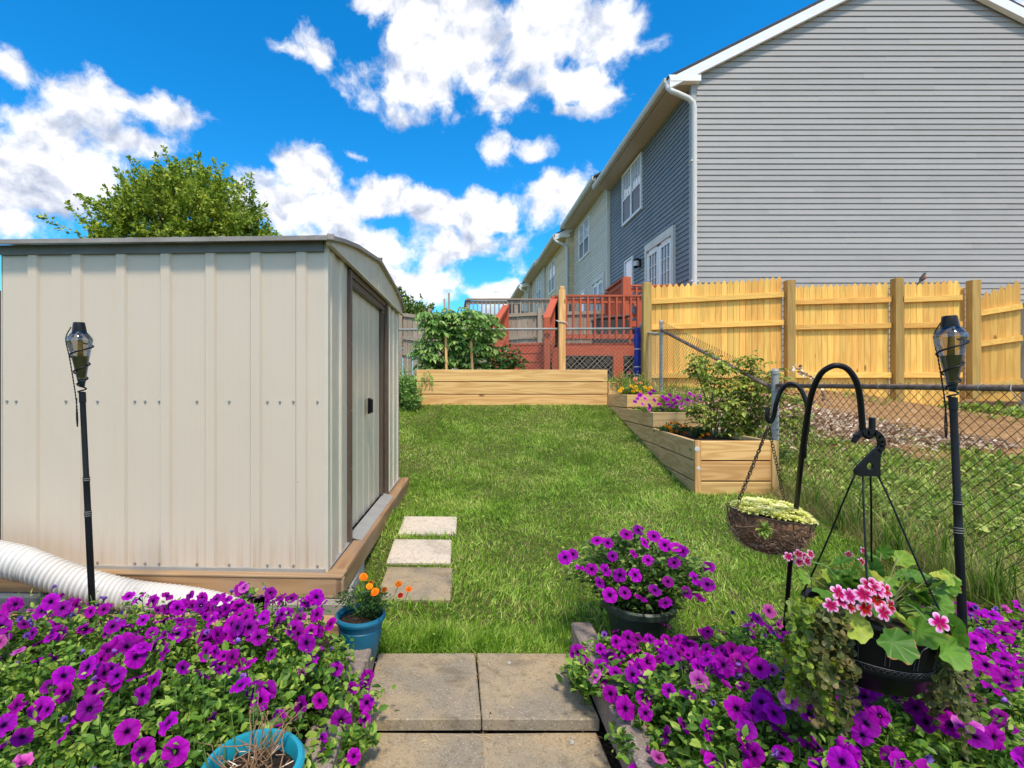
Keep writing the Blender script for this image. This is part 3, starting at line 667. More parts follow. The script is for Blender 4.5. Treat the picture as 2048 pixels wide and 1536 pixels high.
part('screw', 'screw_steel', hd, lambda b: [b.lathe([(0, .003), (.005, 0)], (.003, 1.10 + .02, .80 + z), 8, Matrix.Rotation(R(90), 3, 'Y')) for z in (-.04, .04)], local=True)
for (a_, c_) in ((.435, .475), (.50, .545), (1.60, 1.66), (1.70, 1.765)):
    part('door_jamb', 'bronze', SH, lambda b: b.box((.010 if a_ in (.435, 1.70) else -.014, (a_ + c_) / 2, H_ / 2 - .01), (.026, c_ - a_, H_ - .05 if a_ in (.435, 1.70) else H_ - .10)), local=True)
part('door_track', 'bronze', SH, lambda b: (b.box((.000, 1.10, H_ - .035), (.02, 1.22, .05)), b.box((-.012, 1.10, H_ - .085), (.03, 1.22, .04)), b.box((.008, 1.10, H_ - .062), (.012, 1.22, .006))), local=True)
part('threshold_ramp', 'galvanised', SH, lambda b: b.poly([(-.01, .50, .028), (.075, .50, .006), (.075, 1.70, .006), (-.01, 1.70, .028), (-.01, .50, .022), (.075, .50, .0), (.075, 1.70, .0), (-.01, 1.70, .022)], [(0, 1, 2, 3), (4, 7, 6, 5), (0, 4, 5, 1), (2, 6, 7, 3), (1, 5, 6, 2)]), local=True)
EX = .045
RZ_ = [(-.055, H_ + .004), (L_ * .07, H_ + .055), (L_ * .2, H_ + .116), (L_ * .5, H_ + .212), (L_ * .8, H_ + .155), (L_ * .95, H_ + .095), (L_ + .055, H_ + .025)]
def roof(b):
    for (p, q_) in zip(RZ_[:-1], RZ_[1:]):
        b.prism([(-W_ - .05, p[0], p[1]), (-W_ - .05, q_[0], q_[1]), (-W_ - .05, q_[0], q_[1] + .012), (-W_ - .05, p[0], p[1] + .012)], (W_ + .05 + EX, 0, 0))
    for k in range(8): x = -W_ + .02 + k * .237; b.beam((x, RZ_[0][0], RZ_[0][1] + .014), (x, RZ_[1][0], RZ_[1][1] + .014), .03, .010)
part('roof', 'shed_pale', SH, roof, local=True)
def rtrim(b):
    b.box((-W_ / 2 - .01, -.062, H_ + .006), (W_ + .10, .012, .024), r=.6); b.box((-W_ / 2 - .01, -.071, H_ - .004), (W_ + .10, .008, .005), r=.2)
    for (p, q_) in zip(RZ_[:-1], RZ_[1:]): b.beam((EX + .006, p[0], p[1] + .004), (EX + .006, q_[0], q_[1] + .004), .012, .022, r=.4)
    b.box((EX, -.060, H_ + .008), (.036, .030, .034), Matrix.Rotation(.3, 3, 'Z'), r=.9, bev=.004)
    b.box((EX, L_ * .5, RZ_[3][1] + .02), (.03, .05, .02), Matrix.Rotation(.3, 3, 'X'), r=.8)
part('roof_trim', 'roof_edge', SH, rtrim, local=True)
def gab(b):
    pl = [(.018, -.04, H_ - .022), (.018, L_ + .04, H_ - .022)] + [(.018, p[0], p[1]) for p in RZ_[::-1]]
    b.prism(pl, (.012, 0, 0))
    b.box((.036, L_ / 2, H_ - .018), (.018, L_ + .08, .012)); b.box((.032, L_ * .5, H_ + .09), (.008, .03, .18))
part('gable_panel', 'shed_trim', SH, gab, local=True)
def shade_strip(b): b.box((-W_ / 2, -.010, H_ - .023), (W_ - .01, .018, .050), r=.2)
part('eave_shade_strip', 'eave_shade', SH, shade_strip, local=True)  # dark strip standing in for the shadow the eave casts on the wall
sc_ = part('wall_screws', 'screw_steel', SH, lambda b: [b.lathe([(0, -.007), (.0055, -.006), (.0062, 0)], (x, -.001, z), 8, Matrix.Rotation(R(-90), 3, 'X') ) for x in (-1.69, -1.64, -1.56, -1.37, -1.20, -1.0, -.945, -.87, -.67, -.50, -.30, -.235, -.165, -.04) for z in (.87, .03)] + [b.lathe([(0, .006), (.0045, 0)], (.024, .45, z), 8, Matrix.Rotation(R(90), 3, 'Y')) for z in (.45, .8, 1.2)], local=True)
part('bottom_channel', 'galvanised', SH, lambda b: (b.box((-W_ / 2, -.008, .010), (W_, .02, .016)), b.box((.008, L_ / 2, .006), (.02, L_, .010))), local=True)
part('base_front_board', 'old_base_x', SH, lambda b: (b.box((-W_ / 2 + .03, -.045, -.058), (W_ + .16, .03, .100), bev=.003), b.box((-W_ / 2 + .03, -.015, -.004), (W_ + .15, .10, .012), bev=.003)), local=True)
part('base_side_board', 'old_base_y', SH, lambda b: (b.box((.085, L_ / 2 - .005, -.058), (.032, L_ + .11, .100), bev=.003), b.box((.06, L_ / 2 + .045, -.003), (.08, L_ + .01, .012), bev=.003)), local=True)
for (x, y, sx, sy, lb) in ((-.06, -.02, .40, .18, 'at the front right corner of the shed'), (-.62, .0, .4, .2, 'behind the right end of the drain pipe'), (-1.2, .0, .4, .2, 'behind the left torch pole'), (-1.62, 0, .35, .2, 'at the front left corner of the shed'), (.02, .30, .16, .4, 'on the door side near the corner'), (.02, 1.3, .16, .3, 'below the shed door')):
    tag(link('concrete_block', MB().box((0, 0, 0), (sx, sy, .09), bev=.008).build('tmpblk', 'block').data), 'grey concrete block under the shed base, ' + lb, 'block', 'concrete blocks under the shed').location = WM[SH.name] @ Vector((x, y, -.158))
for o in [o for o in C.objects if o.name.startswith('tmpblk')]: bpy.data.objects.remove(o)

# ------------------------------------------------------------ raised planters
BH = .184
def board(b, p, q_, thick=.038, r=None, up=(0, 0, 1)): b.beam(p, q_, thick, BH - .011, up, r, bev=.004)
P3 = thing('raised_planter', 'long raised planter of three pine boards across the top of the lawn', 'planter', (.88, 7.3, .82))
for k in range(3):
    zc = .824 + .184 * (k + .5) + .0
    part('front_board', 'fresh_pine_x', P3, lambda b: board(b, (-.53 if k < 2 else -.53, 7.30, zc), (2.28, 7.30, zc)))
    part('end_board', 'grey_side_y', P3, lambda b: (board(b, (2.262, 7.33, zc), (2.262, 8.1, zc)), board(b, (-.512, 7.33, zc), (-.512, 8.1, zc))))
part('back_board', 'fresh_pine_x', P3, lambda b: board(b, (-.53, 8.1, 1.28), (2.28, 8.1, 1.28)))
tag(part('planter_soil', 'soil', P3, lambda b: b.box((.88, 7.7, 1.15), (2.7, .76, .3))))
P4 = thing('stepped_planter', 'stepped pine planter climbing in tiers along the right side of the lawn', 'planter', (2.5, 4.5, .1))
def sx(y): return float(np.interp(y, [4.49, 5.78, 6.75, 7.28], [2.20, 2.345, 2.385, 2.30]))
rows = [(.10, 4.49), (.284, 4.49), (.468, 4.49), (.652, 5.78), (.836, 6.75)]
for i, (z, y0) in enumerate(rows):
    zc = z + .092
    ks = [y for y in (4.49, 5.78, 6.75, 7.28) if y >= y0 - .01]
    part('side_board', 'grey_side_y', P4, lambda b: [board(b, (sx(a_), a_ + (0 if j else .0), zc), (sx(c_), c_, zc), r=.31 + .13 * i + .02 * j) for j, (a_, c_) in enumerate(zip(ks[:-1], ks[1:]))])
    part('front_board', 'fresh_pine_x' if i != 3 else 'grey_side_x', P4, lambda b: board(b, (sx(y0) - .018, y0 - .02, zc), (2.87 if i < 3 else 2.98, y0 - .02, zc)))
part('corner_post', 'fresh_pine_z', P4, lambda b: b.box((sx(4.49) + .008, 4.462, .376), (.052, .03, .552)))
part('corner_post', 'fresh_pine_z', P4, lambda b: b.box((2.895, 4.46, .376), (.06, .05, .548)))
part('right_board', 'red_stain_y' if False else 'grey_side_y', P4, lambda b: [board(b, (2.89, 4.50, zc), (2.89, 5.7, zc)) for zc in (.192, .376, .560)])
part('tag_label', 'white_plastic', P4, lambda b: (b.lathe([(0, .004), (.022, .003), (.024, 0)], (sx(4.49) - .002, 4.447, .575), 14, Matrix.Rotation(R(90), 3, 'X')), b.lathe([(0, .004), (.016, .003), (.018, 0)], (sx(4.49) + .012, 4.447, .40), 14, Matrix.Rotation(R(90), 3, 'X'))))
part('planter_soil', 'soil', P4, lambda b: (b.box((2.62, 5.13, .45), (.5, 1.24, .3)), b.box((2.68, 6.25, .63), (.58, .9, .3)), b.box((2.68, 7.0, .83), (.54, .44, .28))))
part('cross_board', 'fresh_pine_x', P4, lambda b: board(b, (2.29, 7.285, 1.10), (2.50, 7.285, 1.10)))

# ------------------------------------------------------------ wooden picket fence
def picket(b, c, u, w, z0, z1, t=.016, rr=None, tp=.058):
    """pointed picket, base centre c, unit u across"""
    u = Vector(u); nrm = Vector((-u.y, u.x, 0)); c = Vector((c[0], c[1], 0))
    pr = [(-w / 2, z0), (w / 2, z0), (w / 2, z1 - tp * 1.0), (w * .30, z1 - tp * .62), (w * .12, z1 - tp * .05), (0, z1), (-w * .12, z1 - tp * .05), (-w * .30, z1 - tp * .62), (-w / 2, z1 - tp)]
    b.prism([c + u * a_ + Vector((0, 0, z)) for a_, z in pr], nrm * t, rr)
FD = lambda x: 8.22 - .09 * (x - 3.2)
fence = thing('picket_fence', 'new yellow pine fence of pointed pickets seen from its rail side', 'fence', (5.5, 8.05, 1.0))
posts = [3.2, 5.42, 7.02, 8.12]
ux = Vector((1, -.09, 0)).normalized()
tops = [(3.27, 5.35, 2.80, 2.90, 22), (5.49, 6.95, 2.76, 2.78, 16), (7.09, 7.98, 2.77, 2.80, 10)]
for (xa, xb, ta, tb, n_) in tops:
    def pp(b):
        w = (xb - xa) / n_
        for k in range(n_):
            x = xa + (k + .5) * w; t = ta + (tb - ta) * k / n_ + random.uniform(-.008, .008)
            picket(b, (x, FD(x)), ux, w * random.uniform(.93, .985), gz(x, FD(x)) - .05, t, rr=random.random())
    part('picket_panel', 'yellow_pine_z', fence, pp)
    for z in (ta - .28, (ta + 1.15) / 2 + .12, 1.30):
        part('rail', 'yellow_pine_x', fence, lambda b: b.beam((xa, FD(xa) - .035, z), (xb, FD(xb) - .035, z + (tb - ta) * (z - 1.2) / 1.6), .036, .085, bev=.003))
for i, x in enumerate(posts):
    part('post', 'green_pine_z', fence, lambda b: b.box((x, FD(x) - .06, 1.85), (.125 if i else .13, .12, 1.95 if i != 3 else 1.85), Matrix.Rotation(-.09, 3, 'Z'), bev=.004))
gatep = thing('fence_end_panel', 'darker stained picket panel at an angle at the right end of the yellow fence', 'fence panel', (8.5, 7.7, .9))
g0 = Vector((8.20, 7.76, 0)); g1 = Vector((8.62, 7.52, 0)); gu = (g1 - g0).normalized()
def gp(b):
    for k in range(6):
        c_ = g0 + gu * (.04 + .082 * k); picket(b, c_, gu, .080, .90, 2.56 + .035 * k, rr=random.random() * .25, tp=.07)
part('picket_panel', 'yellow_pine_z', gatep, gp)
for z in (2.26, 1.78, 1.12): part('rail', 'yellow_pine_x', gatep, lambda b: b.beam(g0 + Vector((0, -.03, z)), g1 + Vector((0, -.03, z + .08)), .036, .085))
part('picket', 'yellow_pine_z', gatep, lambda b: picket(b, (8.06, 7.84), ux, .10, .9, 2.70))
old = thing('old_fence', 'weathered grey picket fence at the far right edge beyond the yellow panel', 'fence', (9.3, 7.5, .8))
part('picket_panel', 'grey_fence', old, lambda b: [picket(b, (8.72 + .135 * k, 7.52 - .03 * k), gu, .128, .7, 2.42 + .03 * (k % 2)) for k in range(8)])
part('rail', 'weathered_wood_x', old, lambda b: b.beam((8.66, 7.57, 2.0), (9.8, 7.3, 2.0), .036, .085))
ld = thing('dark_fence_panel', 'dark stained fence boards just left of the shed', 'fence panel', (-3.1, 3.4, .0))
part('board_panel', 'dark_fence', ld, lambda b: [b.box((-3.1 - .15 * k, 3.40, .85), (.14, .02, 1.9)) for k in range(-1, 9)])

# weathered fence behind the tomatoes
wf = thing('weathered_fence', 'sun bleached board fence sagging behind the tomato plants', 'fence', (.6, 12.6, 1.2))
WFY = 12.6
def wtop(x): return 1.16 + (768 - np.interp(905 + x * F / WFY, [795, 860, 960, 1060, 1190, 1280], [622, 632, 629, 623, 620, 618])) * WFY / F
def wp(b):
    x = -1.6
    while x < 4.2:
        w = random.uniform(.12, .135); b.box((x, WFY + random.uniform(0, .008), (1.0 + wtop(x)) / 2), (w - .008, .018, wtop(x) - 1.0 - .05), r=random.random()); x += w
part('board_panel', 'weathered_wood_z', wf, wp)
for dz in (-.04, -.62, -1.02):
    part('rail', 'weathered_wood_x', wf, lambda b: [b.beam((x, WFY - .03, wtop(x) + dz - .03), (x + .5, WFY - .03, wtop(x + .5) + dz - .03), .035, .085, r=.4) for x in np.arange(-1.55, 4.0, .5)])
for x in (-1.32, -.57, 1.35, 2.2, 3.9): part('post', 'weathered_wood_z', wf, lambda b: b.box((x, WFY - .07, 2.05), (.10, .09, 1.95 + (.08 if x in (-.57, 2.2) else .02)), bev=.004))

# ------------------------------------------------------------ chain link
def chainlink(b, P0, P1, h0, h1, p=.056, r_=.0016, off=.004, sag=0, ztop=.05):
    """woven diagonals between P0 and P1, bottoms at their z, heights h0, h1 (vertical)"""
    P0 = Vector(P0); P1 = Vector(P1); L = Vector((P1.x - P0.x, P1.y - P0.y)).length; H = (h0 + h1) / 2
    N_ = Vector((-(P1.y - P0.y), P1.x - P0.x, 0)).normalized()
    def pt(s, h, o): t = s / L; q_ = P0.lerp(P1, t); return q_ + Vector((0, 0, h * (h0 + (h1 - h0) * t) / H)) + N_ * o
    n = int((L + H) / p) + 1
    for k in range(n + 1):
        s0 = k * p
        for sg in (1, -1):
            a_ = s0 - H if s0 > H else 0; # at top for sg
            sA, hA = (s0, 0.0) if s0 <= L else (L, s0 - L)
            sB, hB = (s0 - H, H) if s0 >= H else (0.0, s0)
            if hA >= H: continue
            if sg == -1: hA, hB = H - hA, H - hB
            m_ = max(2, int(abs(sA - sB) / .5) + 1)
            pts = [pt(sA + (sB - sA) * i / m_, hA + (hB - hA) * i / m_, off * sg + .002 * math.sin(i * 2.1 + k)) for i in range(m_ + 1)]
            b.tube(pts, r_, 4, caps=False, r=random.random())
    for i in range(int(L / p)):      # twisted barbs above the rail
        s_ = (i + .5) * p; q_ = pt(s_, H, 0)
        b.tube([q_ + (P1 - P0).normalized() * -.012, q_ + Vector((0, 0, .022)), q_ + (P1 - P0).normalized() * .012], r_, 4, caps=False)
cl = thing('chain_link_fence', 'rusty chain link fence running away beside the lawn and up the slope', 'fence', (2.97, 4.5, .15))
A = Vector((2.93, 1.2, -.02)); B = Vector((2.985, 4.55, .16)); Cp = Vector((3.16, 7.5, 1.12))
part('mesh', 'rusty_wire', cl, lambda b: chainlink(b, A, B, 1.14, 1.0, .062, .0019))
part('top_rail', 'rust_pipe', cl, lambda b: b.tube([A + Vector((0, 0, 1.15)), Vector((2.95, 2.9, 1.140)), B + Vector((0, 0, .985))], .0185, 14), smooth=True)
part('mesh', 'rusty_wire', cl, lambda b: chainlink(b, B, Cp, 1.04, .98, .060, .0018))
part('sloped_rail', 'rust_pipe', cl, lambda b: b.tube([B + Vector((0, 0, .94)), Cp + Vector((0, 0, .86))], .021, 12), smooth=True)
def post(x, y, z0, z1, r_=.03): 
    part('post', 'galvanised', cl, lambda b: b.lathe([(r_, z0), (r_, z1 - .05), (r_ * 1.2, z1 - .048), (r_ * 1.22, z1 - .02), (r_, z1 - .012), (r_ * .8, z1), (0, z1 + .004)], (x, y, 0), 16), smooth=True, angle=40)
post(2.985, 4.58, .0, 1.30, .031); post(3.16, 7.5, .9, 2.13, .024)
part('post_band', 'galvanised', cl, lambda b: [b.lathe([(.035, -.01), (.036, 0), (.035, .01)], (2.985, 4.58, z), 16) for z in (.35, .75, 1.1)])
part('wire_tie', 'zinc_wire', cl, lambda b: [b.tube([Vector((2.95 + .022 * math.cos(t), y + .01 * math.sin(t * .5), 1.14 + .022 * math.sin(t))) for t in np.linspace(0, 6.5, 9)], .002, 4) for y in (2.2, 2.75, 3.4, 4.0)] + [b.tube([Vector((2.96, 2.62, 1.15)), Vector((2.935, 2.60, 1.165)), Vector((2.92, 2.59, 1.13)), Vector((2.93, 2.57, 1.08)), Vector((2.93, 2.50, 1.04))], .0025, 5)])
cf = thing('cross_fence', 'galvanised chain link fence crossing in front of the red deck', 'fence', (1.2, 8.55, 1.1))
part('top_rail', 'galvanised', cf, lambda b: (b.tube([(-1.2, 8.5, 2.09), (3.18, 8.5, 2.11)], .021, 10), b.tube([(3.22, 8.3, 2.02), (3.16, 7.55, 1.925)], .018, 10)), smooth=True)
part('mesh', 'zinc_wire', cf, lambda b: (chainlink(b, (-1.2, 8.5, 1.05), (3.18, 8.5, 1.08), 1.04, 1.03, .075, .0022), chainlink(b, (3.16, 7.55, 1.08), (3.22, 8.45, 1.1), .82, .9, .06, .0018)))
part('post', 'galvanised', cf, lambda b: b.lathe([(.026, 1.0), (.026, 2.12), (.032, 2.13), (.03, 2.17), (.012, 2.20), (0, 2.20)], (3.22, 8.48, 0), 14), smooth=True, angle=40)
wpst = thing('wood_post', 'pale rough sawn post standing in front of the red deck railing', 'post', (1.86, 8.42, 1.1))
part('shaft', 'fresh_pine_z', wpst, lambda b: (b.box((1.86, 8.42, 1.9), (.11, .09, 1.72), bev=.006), b.box((1.86, 8.42, 2.79), (.085, .07, .06), bev=.01)))
part('rope', 'white_plastic', wpst, lambda b: b.tube([(1.80, 8.36, 2.21), (1.74, 8.35, 2.235), (1.84, 8.365, 2.215), (1.93, 8.36, 2.20), (1.95, 8.37, 2.16)], .008, 5))

# ------------------------------------------------------------ red deck
DK = thing('red_deck', 'red stained deck with baluster railing and a short flight of steps', 'deck', (3.3, 9.6, 1.2))
DX0, DX1, DY = 1.96, 4.72, 9.5; DZ = 1.93
part('deck_floor', 'red_stain_x', DK, lambda b: ([b.box((3.4, DY + .07 + .145 * k, DZ), (2.86, .138, .03)) for k in range(9)], b.box((3.3, DY - .02, DZ - .13), (2.66, .04, .20)), b.box((3.4, 10.1, DZ - .10), (2.7, 1.2, .04))))
for x in (3.17, 2.0, 4.6): part('support_post', 'red_stain_z', DK, lambda b: b.box((x, DY - .0, 1.42), (.19, .09, .78)))
def rail_run(parent, p, q_, zt, zb, n_, cap=.12):
    p = Vector(p); q_ = Vector(q_)
    rl = part('railing', 'red_stain_x', parent, lambda b: (b.beam(p + Vector((0, 0, zt)), q_ + Vector((0, 0, zt)), cap, .035), b.beam(p + Vector((0, 0, zt - .09)), q_ + Vector((0, 0, zt - .09)), .035, .085), b.beam(p + Vector((0, 0, zb)), q_ + Vector((0, 0, zb)), .035, .085)))
    for k in range(n_):
        c_ = p.lerp(q_, (k + .5) / n_); part('baluster', 'red_stain_z', rl, lambda b: b.box(c_ + Vector((0, -.035, (zt + zb) / 2 - .03)), (.036, .036, zt - zb + .06)))
rail_run(DK, (1.96, DY - .03, 0), (4.7, DY - .03, 0), 2.84, 2.07, 20)
part('rail_post', 'red_stain_z', DK, lambda b: [b.box((x, DY, 2.35), (w, .10, .98)) for x, w in ((1.97, .14), (3.62, .15))])
# steps toward the lawn
sd = Vector((-.34, -.94, 0)).normalized(); sn = Vector((-sd.y, sd.x, 0)) * -1; S0 = Vector((1.98, 9.50, 0))
def steps(b):
    for k in range(4):
        z = DZ - .01 - .175 * k; c_ = S0 + sd * (.14 + .26 * k) + sn * .48
        M_ = Matrix((sn, sd, Vector((0, 0, 1)))).transposed()
        b.box(c_ + Vector((0, 0, z)), (.96, .28, .036), M_); b.box(c_ + sd * .12 + Vector((0, 0, z - .10)), (.96, .02, .155), M_)
if sn.x > 0: sn = -sn
part('steps', 'red_stain_x', DK, steps)
def srail(o0, name='stair_rail'):
    def f(b):
        a0 = S0 + o0 + Vector((0, 0, 2.80)); a1 = S0 + o0 + sd * .95 + Vector((0, 0, 2.30))
        b.beam(a0, a1, .13, .04); b.beam(a0 + Vector((0, 0, -.09)), a1 + Vector((0, 0, -.09)), .035, .09); b.beam(a0 + Vector((0, 0, -.72)), a1 + Vector((0, 0, -.72)), .035, .22)
        for k in range(6): c_ = a0.lerp(a1, (k + .6) / 6.6); b.box(c_ + Vector((0, 0, -.40)), (.036, .036, .66))
        b.box(a1 + Vector((.0, 0, -.56)), (.10, .10, 1.14)); b.box(a0 + Vector((0, 0, -.5)), (.10, .10, 1.0))
    part(name, 'red_stain_z', DK, f)
srail(Vector((-.02, 0, 0))); srail(sn * .97 + Vector((0, .05, -.08)))
part('lattice', 'zinc_wire', DK, lambda b: (chainlink(b, (2.05, DY - .04, 1.15), (3.08, DY - .04, 1.15), .56, .56, .11, .0045), chainlink(b, (3.26, DY - .04, 1.15), (4.5, DY - .04, 1.15), .56, .56, .11, .0045)))
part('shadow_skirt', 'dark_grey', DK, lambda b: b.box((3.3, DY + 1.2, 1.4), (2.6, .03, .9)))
UPD = thing('upper_landing', 'raised red landing with high railing against the blue wall by the patio door', 'deck', (4.2, 11.0, 1.9))
part('landing_floor', 'red_stain_x', UPD, lambda b: b.box((4.23, 11.3, 2.42), (1.20, 1.9, .12)))
rail_run(UPD, (3.66, 10.4, 0), (4.8, 10.4, 0), 3.22, 2.6, 9); rail_run(UPD, (3.64, 10.4, 0), (3.72, 11.9, 0), 3.40, 2.6, 10)
part('rail_post', 'red_stain_z', UPD, lambda b: (b.box((3.64, 10.38, 2.66), (.16, .12, 1.46)), b.box((3.72, 11.9, 2.66), (.11, .11, 1.4)), b.beam((3.66, 10.30, 3.02), (3.98, 10.30, 2.66), .04, .12)))
part('landing_stairs', 'red_stain_x', UPD, lambda b: [b.box((4.3, 10.3 - .24 * k, 2.42 - .16 * (k + 1)), (.9, .26, .05)) for k in range(3)])
gr = thing('storage_box', 'dark grey storage box on the red deck behind the balusters', 'storage box', (3.25, 10.3, 1.95))
part('body', 'dark_grey', gr, lambda b: b.box((3.28, 10.3, 2.22), (.62, .5, .54), bev=.02)); part('lid', 'dark_grey', gr, lambda b: b.box((3.28, 10.3, 2.52), (.66, .54, .06), Matrix.Rotation(-.08, 3, 'Y'), bev=.02))
tb = thing('folded_umbrella', 'rolled blue umbrella tied to the fence post beside the red deck', 'umbrella', (3.13, 8.38, 1.15))
part('fabric', 'tarp_blue', tb, lambda b: b.lathe([(.02, 1.2), (.05, 1.3), (.058, 1.6), (.05, 1.75), (.06, 1.95), (.04, 2.06), (.045, 2.1), (.0, 2.12)], (3.13, 8.38, 0), 12), smooth=True)
part('strap', 'white_plastic', tb, lambda b: [b.lathe([(.060, -.008), (.062, .008)], (3.13, 8.38, z), 12) for z in (1.45, 1.75)])

# neighbour's grey deck far back
nd = thing('grey_deck', 'weathered grey deck with railing beyond the board fence', 'deck', (2.6, 14.5, 2.7))
part('deck_floor', 'weathered_wood_x', nd, lambda b: (b.box((2.65, 15.3, 2.82), (4.45, 2.0, .14)),))
part('railing', 'weathered_wood_x', nd, lambda b: (b.box((2.65, 14.4, 3.62), (4.5, .14, .04)), b.box((2.65, 14.4, 3.53), (4.4, .04, .09)), b.box((2.65, 14.4, 3.05), (4.4, .04, .09)), b.box((.42, 15.2, 3.60), (.12, 1.7, .04))))
part('rail_post', 'weathered_wood_z', nd, lambda b: [b.box((x, 14.44, 3.1), (.11, .10, 1.05)) for x in (.46, 1.85, 3.1, 4.5)] + [b.box((x, 14.6, 2.0), (.14, .14, 1.6)) for x in (.5, 2.6, 4.6)])
for k in range(33):
    x = .6 + k * .125
    if all(abs(x - q_) > .08 for q_ in (1.85, 3.1, 4.5)): part('baluster', 'weathered_wood_z', nd, lambda b: b.box((x, 14.36, 3.28), (.035, .035, .52)))
for (x, y, lab) in ((2.0, 15.0, 'dark folding chair on the grey deck, left of the house wall'), (3.6, 15.2, 'dark folding chair on the grey deck near the patio door')):
    ch = thing('patio_chair', lab, 'chair', (x, y, 2.89), .4)
    part('seat', 'dark_grey', ch, lambda b: b.box((0, 0, .42), (.46, .44, .04)), local=True); part('backrest', 'dark_grey', ch, lambda b: b.box((0, .23, .66), (.46, .04, .42), Matrix.Rotation(-.2, 3, 'X')), local=True)
    for (a_, c_) in ((-.2, -.2), (.2, -.2), (-.2, .2), (.2, .2)): part('leg', 'black_metal', ch, lambda b: b.tube([(a_, c_, 0), (a_, c_ * .9, .42)], .012, 6), local=True)

# ------------------------------------------------------------ robin on a picket
bx, by, bz = (1826 - CX) * 8.0 / F - .03, FD(7.45) - 0.0, 2.775
rb = thing('robin', 'small robin with orange breast perched on a picket tip', 'bird', (bx + .03, by, bz))
def body(b):
    pts = [(.070, 0, .128), (.052, 0, .130), (.040, 0, .132), (.030, 0, .128), (.018, 0, .112), (.010, 0, .085), (-.004, 0, .055), (-.022, 0, .028), (-.038, 0, .012), (-.060, 0, -.012), (-.085, 0, -.038)]
    rad = [.001, .005, .017, .020, .019, .030, .034, .028, .016, .009, .006]
    b.tube([Vector(p) for p in pts], rad, 14)
part('body', 'robin_back', rb, body, smooth=True, local=True)
part('breast', 'robin_breast', rb, lambda b: b.tube([Vector((.026, -.004, .108)), Vector((.024, -.006, .085)), Vector((.010, -.008, .055)), Vector((-.006, -.006, .034))], [.008, .027, .030, .012], 14), smooth=True, local=True)
part('beak', 'beak', rb, lambda b: b.tube([Vector((.052, 0, .130)), Vector((.070, 0, .127))], [.005, .001], 6), local=True)
for s_ in (-1, 1): part('leg', 'beak', rb, lambda b: (b.tube([Vector((0, s_ * .010, .035)), Vector((.004, s_ * .010, .004)), Vector((.018, s_ * .012, .0))], .0022, 5)), local=True)
# ------------------------------------------------------------ paving
rows_y = [(1.715, 2.135, 0.0), (1.275, 1.712, -.045), (.84, 1.26, -.05)]
for i, (y0, y1, zt) in enumerate(rows_y):
    for j, (xa, xb) in enumerate(((-.318, .098), (.104, .512))):
        lab = ('buff concrete paving slab, %s of the pair, in the row %s' % (('left', 'right')[j], ('touching the lawn', 'one step below the lawn row', 'nearest the camera')[i]))
        p = link('paving_slab', MB().box((0, 0, -.022), (xb - xa - (.006 if i else 0), y1 - y0, .044), bev=.004, r=random.random()).build('tmpblk', 'paver').data)
        p.location = ((xa + xb) / 2 + (.008 * (-1) ** j if i else 0), (y0 + y1) / 2, zt); p.rotation_euler = (0, 0, R((.4, -.6, .8)[i] * (-1) ** j)); tag(p, lab, 'paving slab', 'concrete paving slabs of the path')
for (x0, x1, y0, y1, mt, lab) in ((-.405, -.005, 2.62, 3.03, 'paver', 'smooth square stepping stone nearest the marigold pot'), (-.41, -.008, 3.09, 3.43, 'stepping_stone', 'slate textured stepping stone, middle of the three in the lawn'), (-.385, .03, 3.52, 3.85, 'stepping_stone', 'slate textured stepping stone, farthest up the lawn beside the shed')):
    bm_ = MB().box((0, 0, -.02), (x1 - x0, y1 - y0, .045), bev=.006).build('tmpblk', mt)
    p = link('stepping_stone', bm_.data); p.location = ((x0 + x1) / 2, (y0 + y1) / 2, gz(0, (y0 + y1) / 2) + .015)
    p.rotation_euler = (math.atan2(gz(0, y1) - gz(0, y0), y1 - y0), 0, R(-1.5)); tag(p, lab, 'stepping stone', 'stepping stones in the lawn')
for o in [o for o in C.objects if o.name.startswith('tmpblk')]: bpy.data.objects.remove(o)
# beds: soil and edging
tag(MB().box((-1.66, 1.35, -.02), (2.5, 1.55, .20)).build('soil', 'soil'), kind='structure')
tag(MB().box((1.86, 1.25, -.02), (2.55, 1.75, .20)).build('soil', 'soil'), kind='structure')
tag(MB().box((.1, 1.4, -.078), (.9, 1.5, .03)).build('soil', 'soil'), kind='structure')
def edge(side, y0, y1, x, lab, wdt=.085, h=.12, rz=0):
    bm_ = MB().box((0, 0, 0), (wdt, y1 - y0 - .006, h), bev=.008).build('tmpblk', 'edging')
    p = link('edging_block', bm_.data); bpy.data.objects.remove(bm_); p.location = (x, (y0 + y1) / 2, -.01 + h / 2 - .06 + .06); p.rotation_euler = (R(random.uniform(-.6, .6)), 0, R(rz)); tag(p, lab, 'edging block', 'grey edging blocks along the path')
pos_l = ['under the small marigold pot', 'next one toward the camera from the marigold pot', 'beside the last visible paving joint', 'nearest the empty teal pot']
for k in range(4): edge(-1, 2.19 - .31 * (k + 1), 2.19 - .31 * k, -.375 - .004 * k, 'grey edging block left of the path, ' + pos_l[k], .10, .12, 1)
pos_r = ['at the lawn corner', 'second from the lawn corner', 'third from the lawn corner', 'nearest the bottom of the photo']
for k in range(4): edge(1, 2.19 - .31 * (k + 1), 2.19 - .31 * k, .565 - .004 * k, 'grey edging block right of the path, ' + pos_r[k], .09, .12, -1)
p = link('edging_block', MB().box((0, 0, 0), (.26, .17, .10), bev=.008).build('tmpblk', 'edging').data); p.location = (-.50, 2.12, .0); tag(p, 'grey edging block behind the marigold pot at the corner of the left bed', 'edging block', 'grey edging blocks along the path')
for o in [o for o in C.objects if o.name.startswith('tmpblk')]: bpy.data.objects.remove(o)
bt = thing('bed_timber', 'worn timber edging board behind the left petunia bed', 'timber', (-1.5, 2.28, .02))
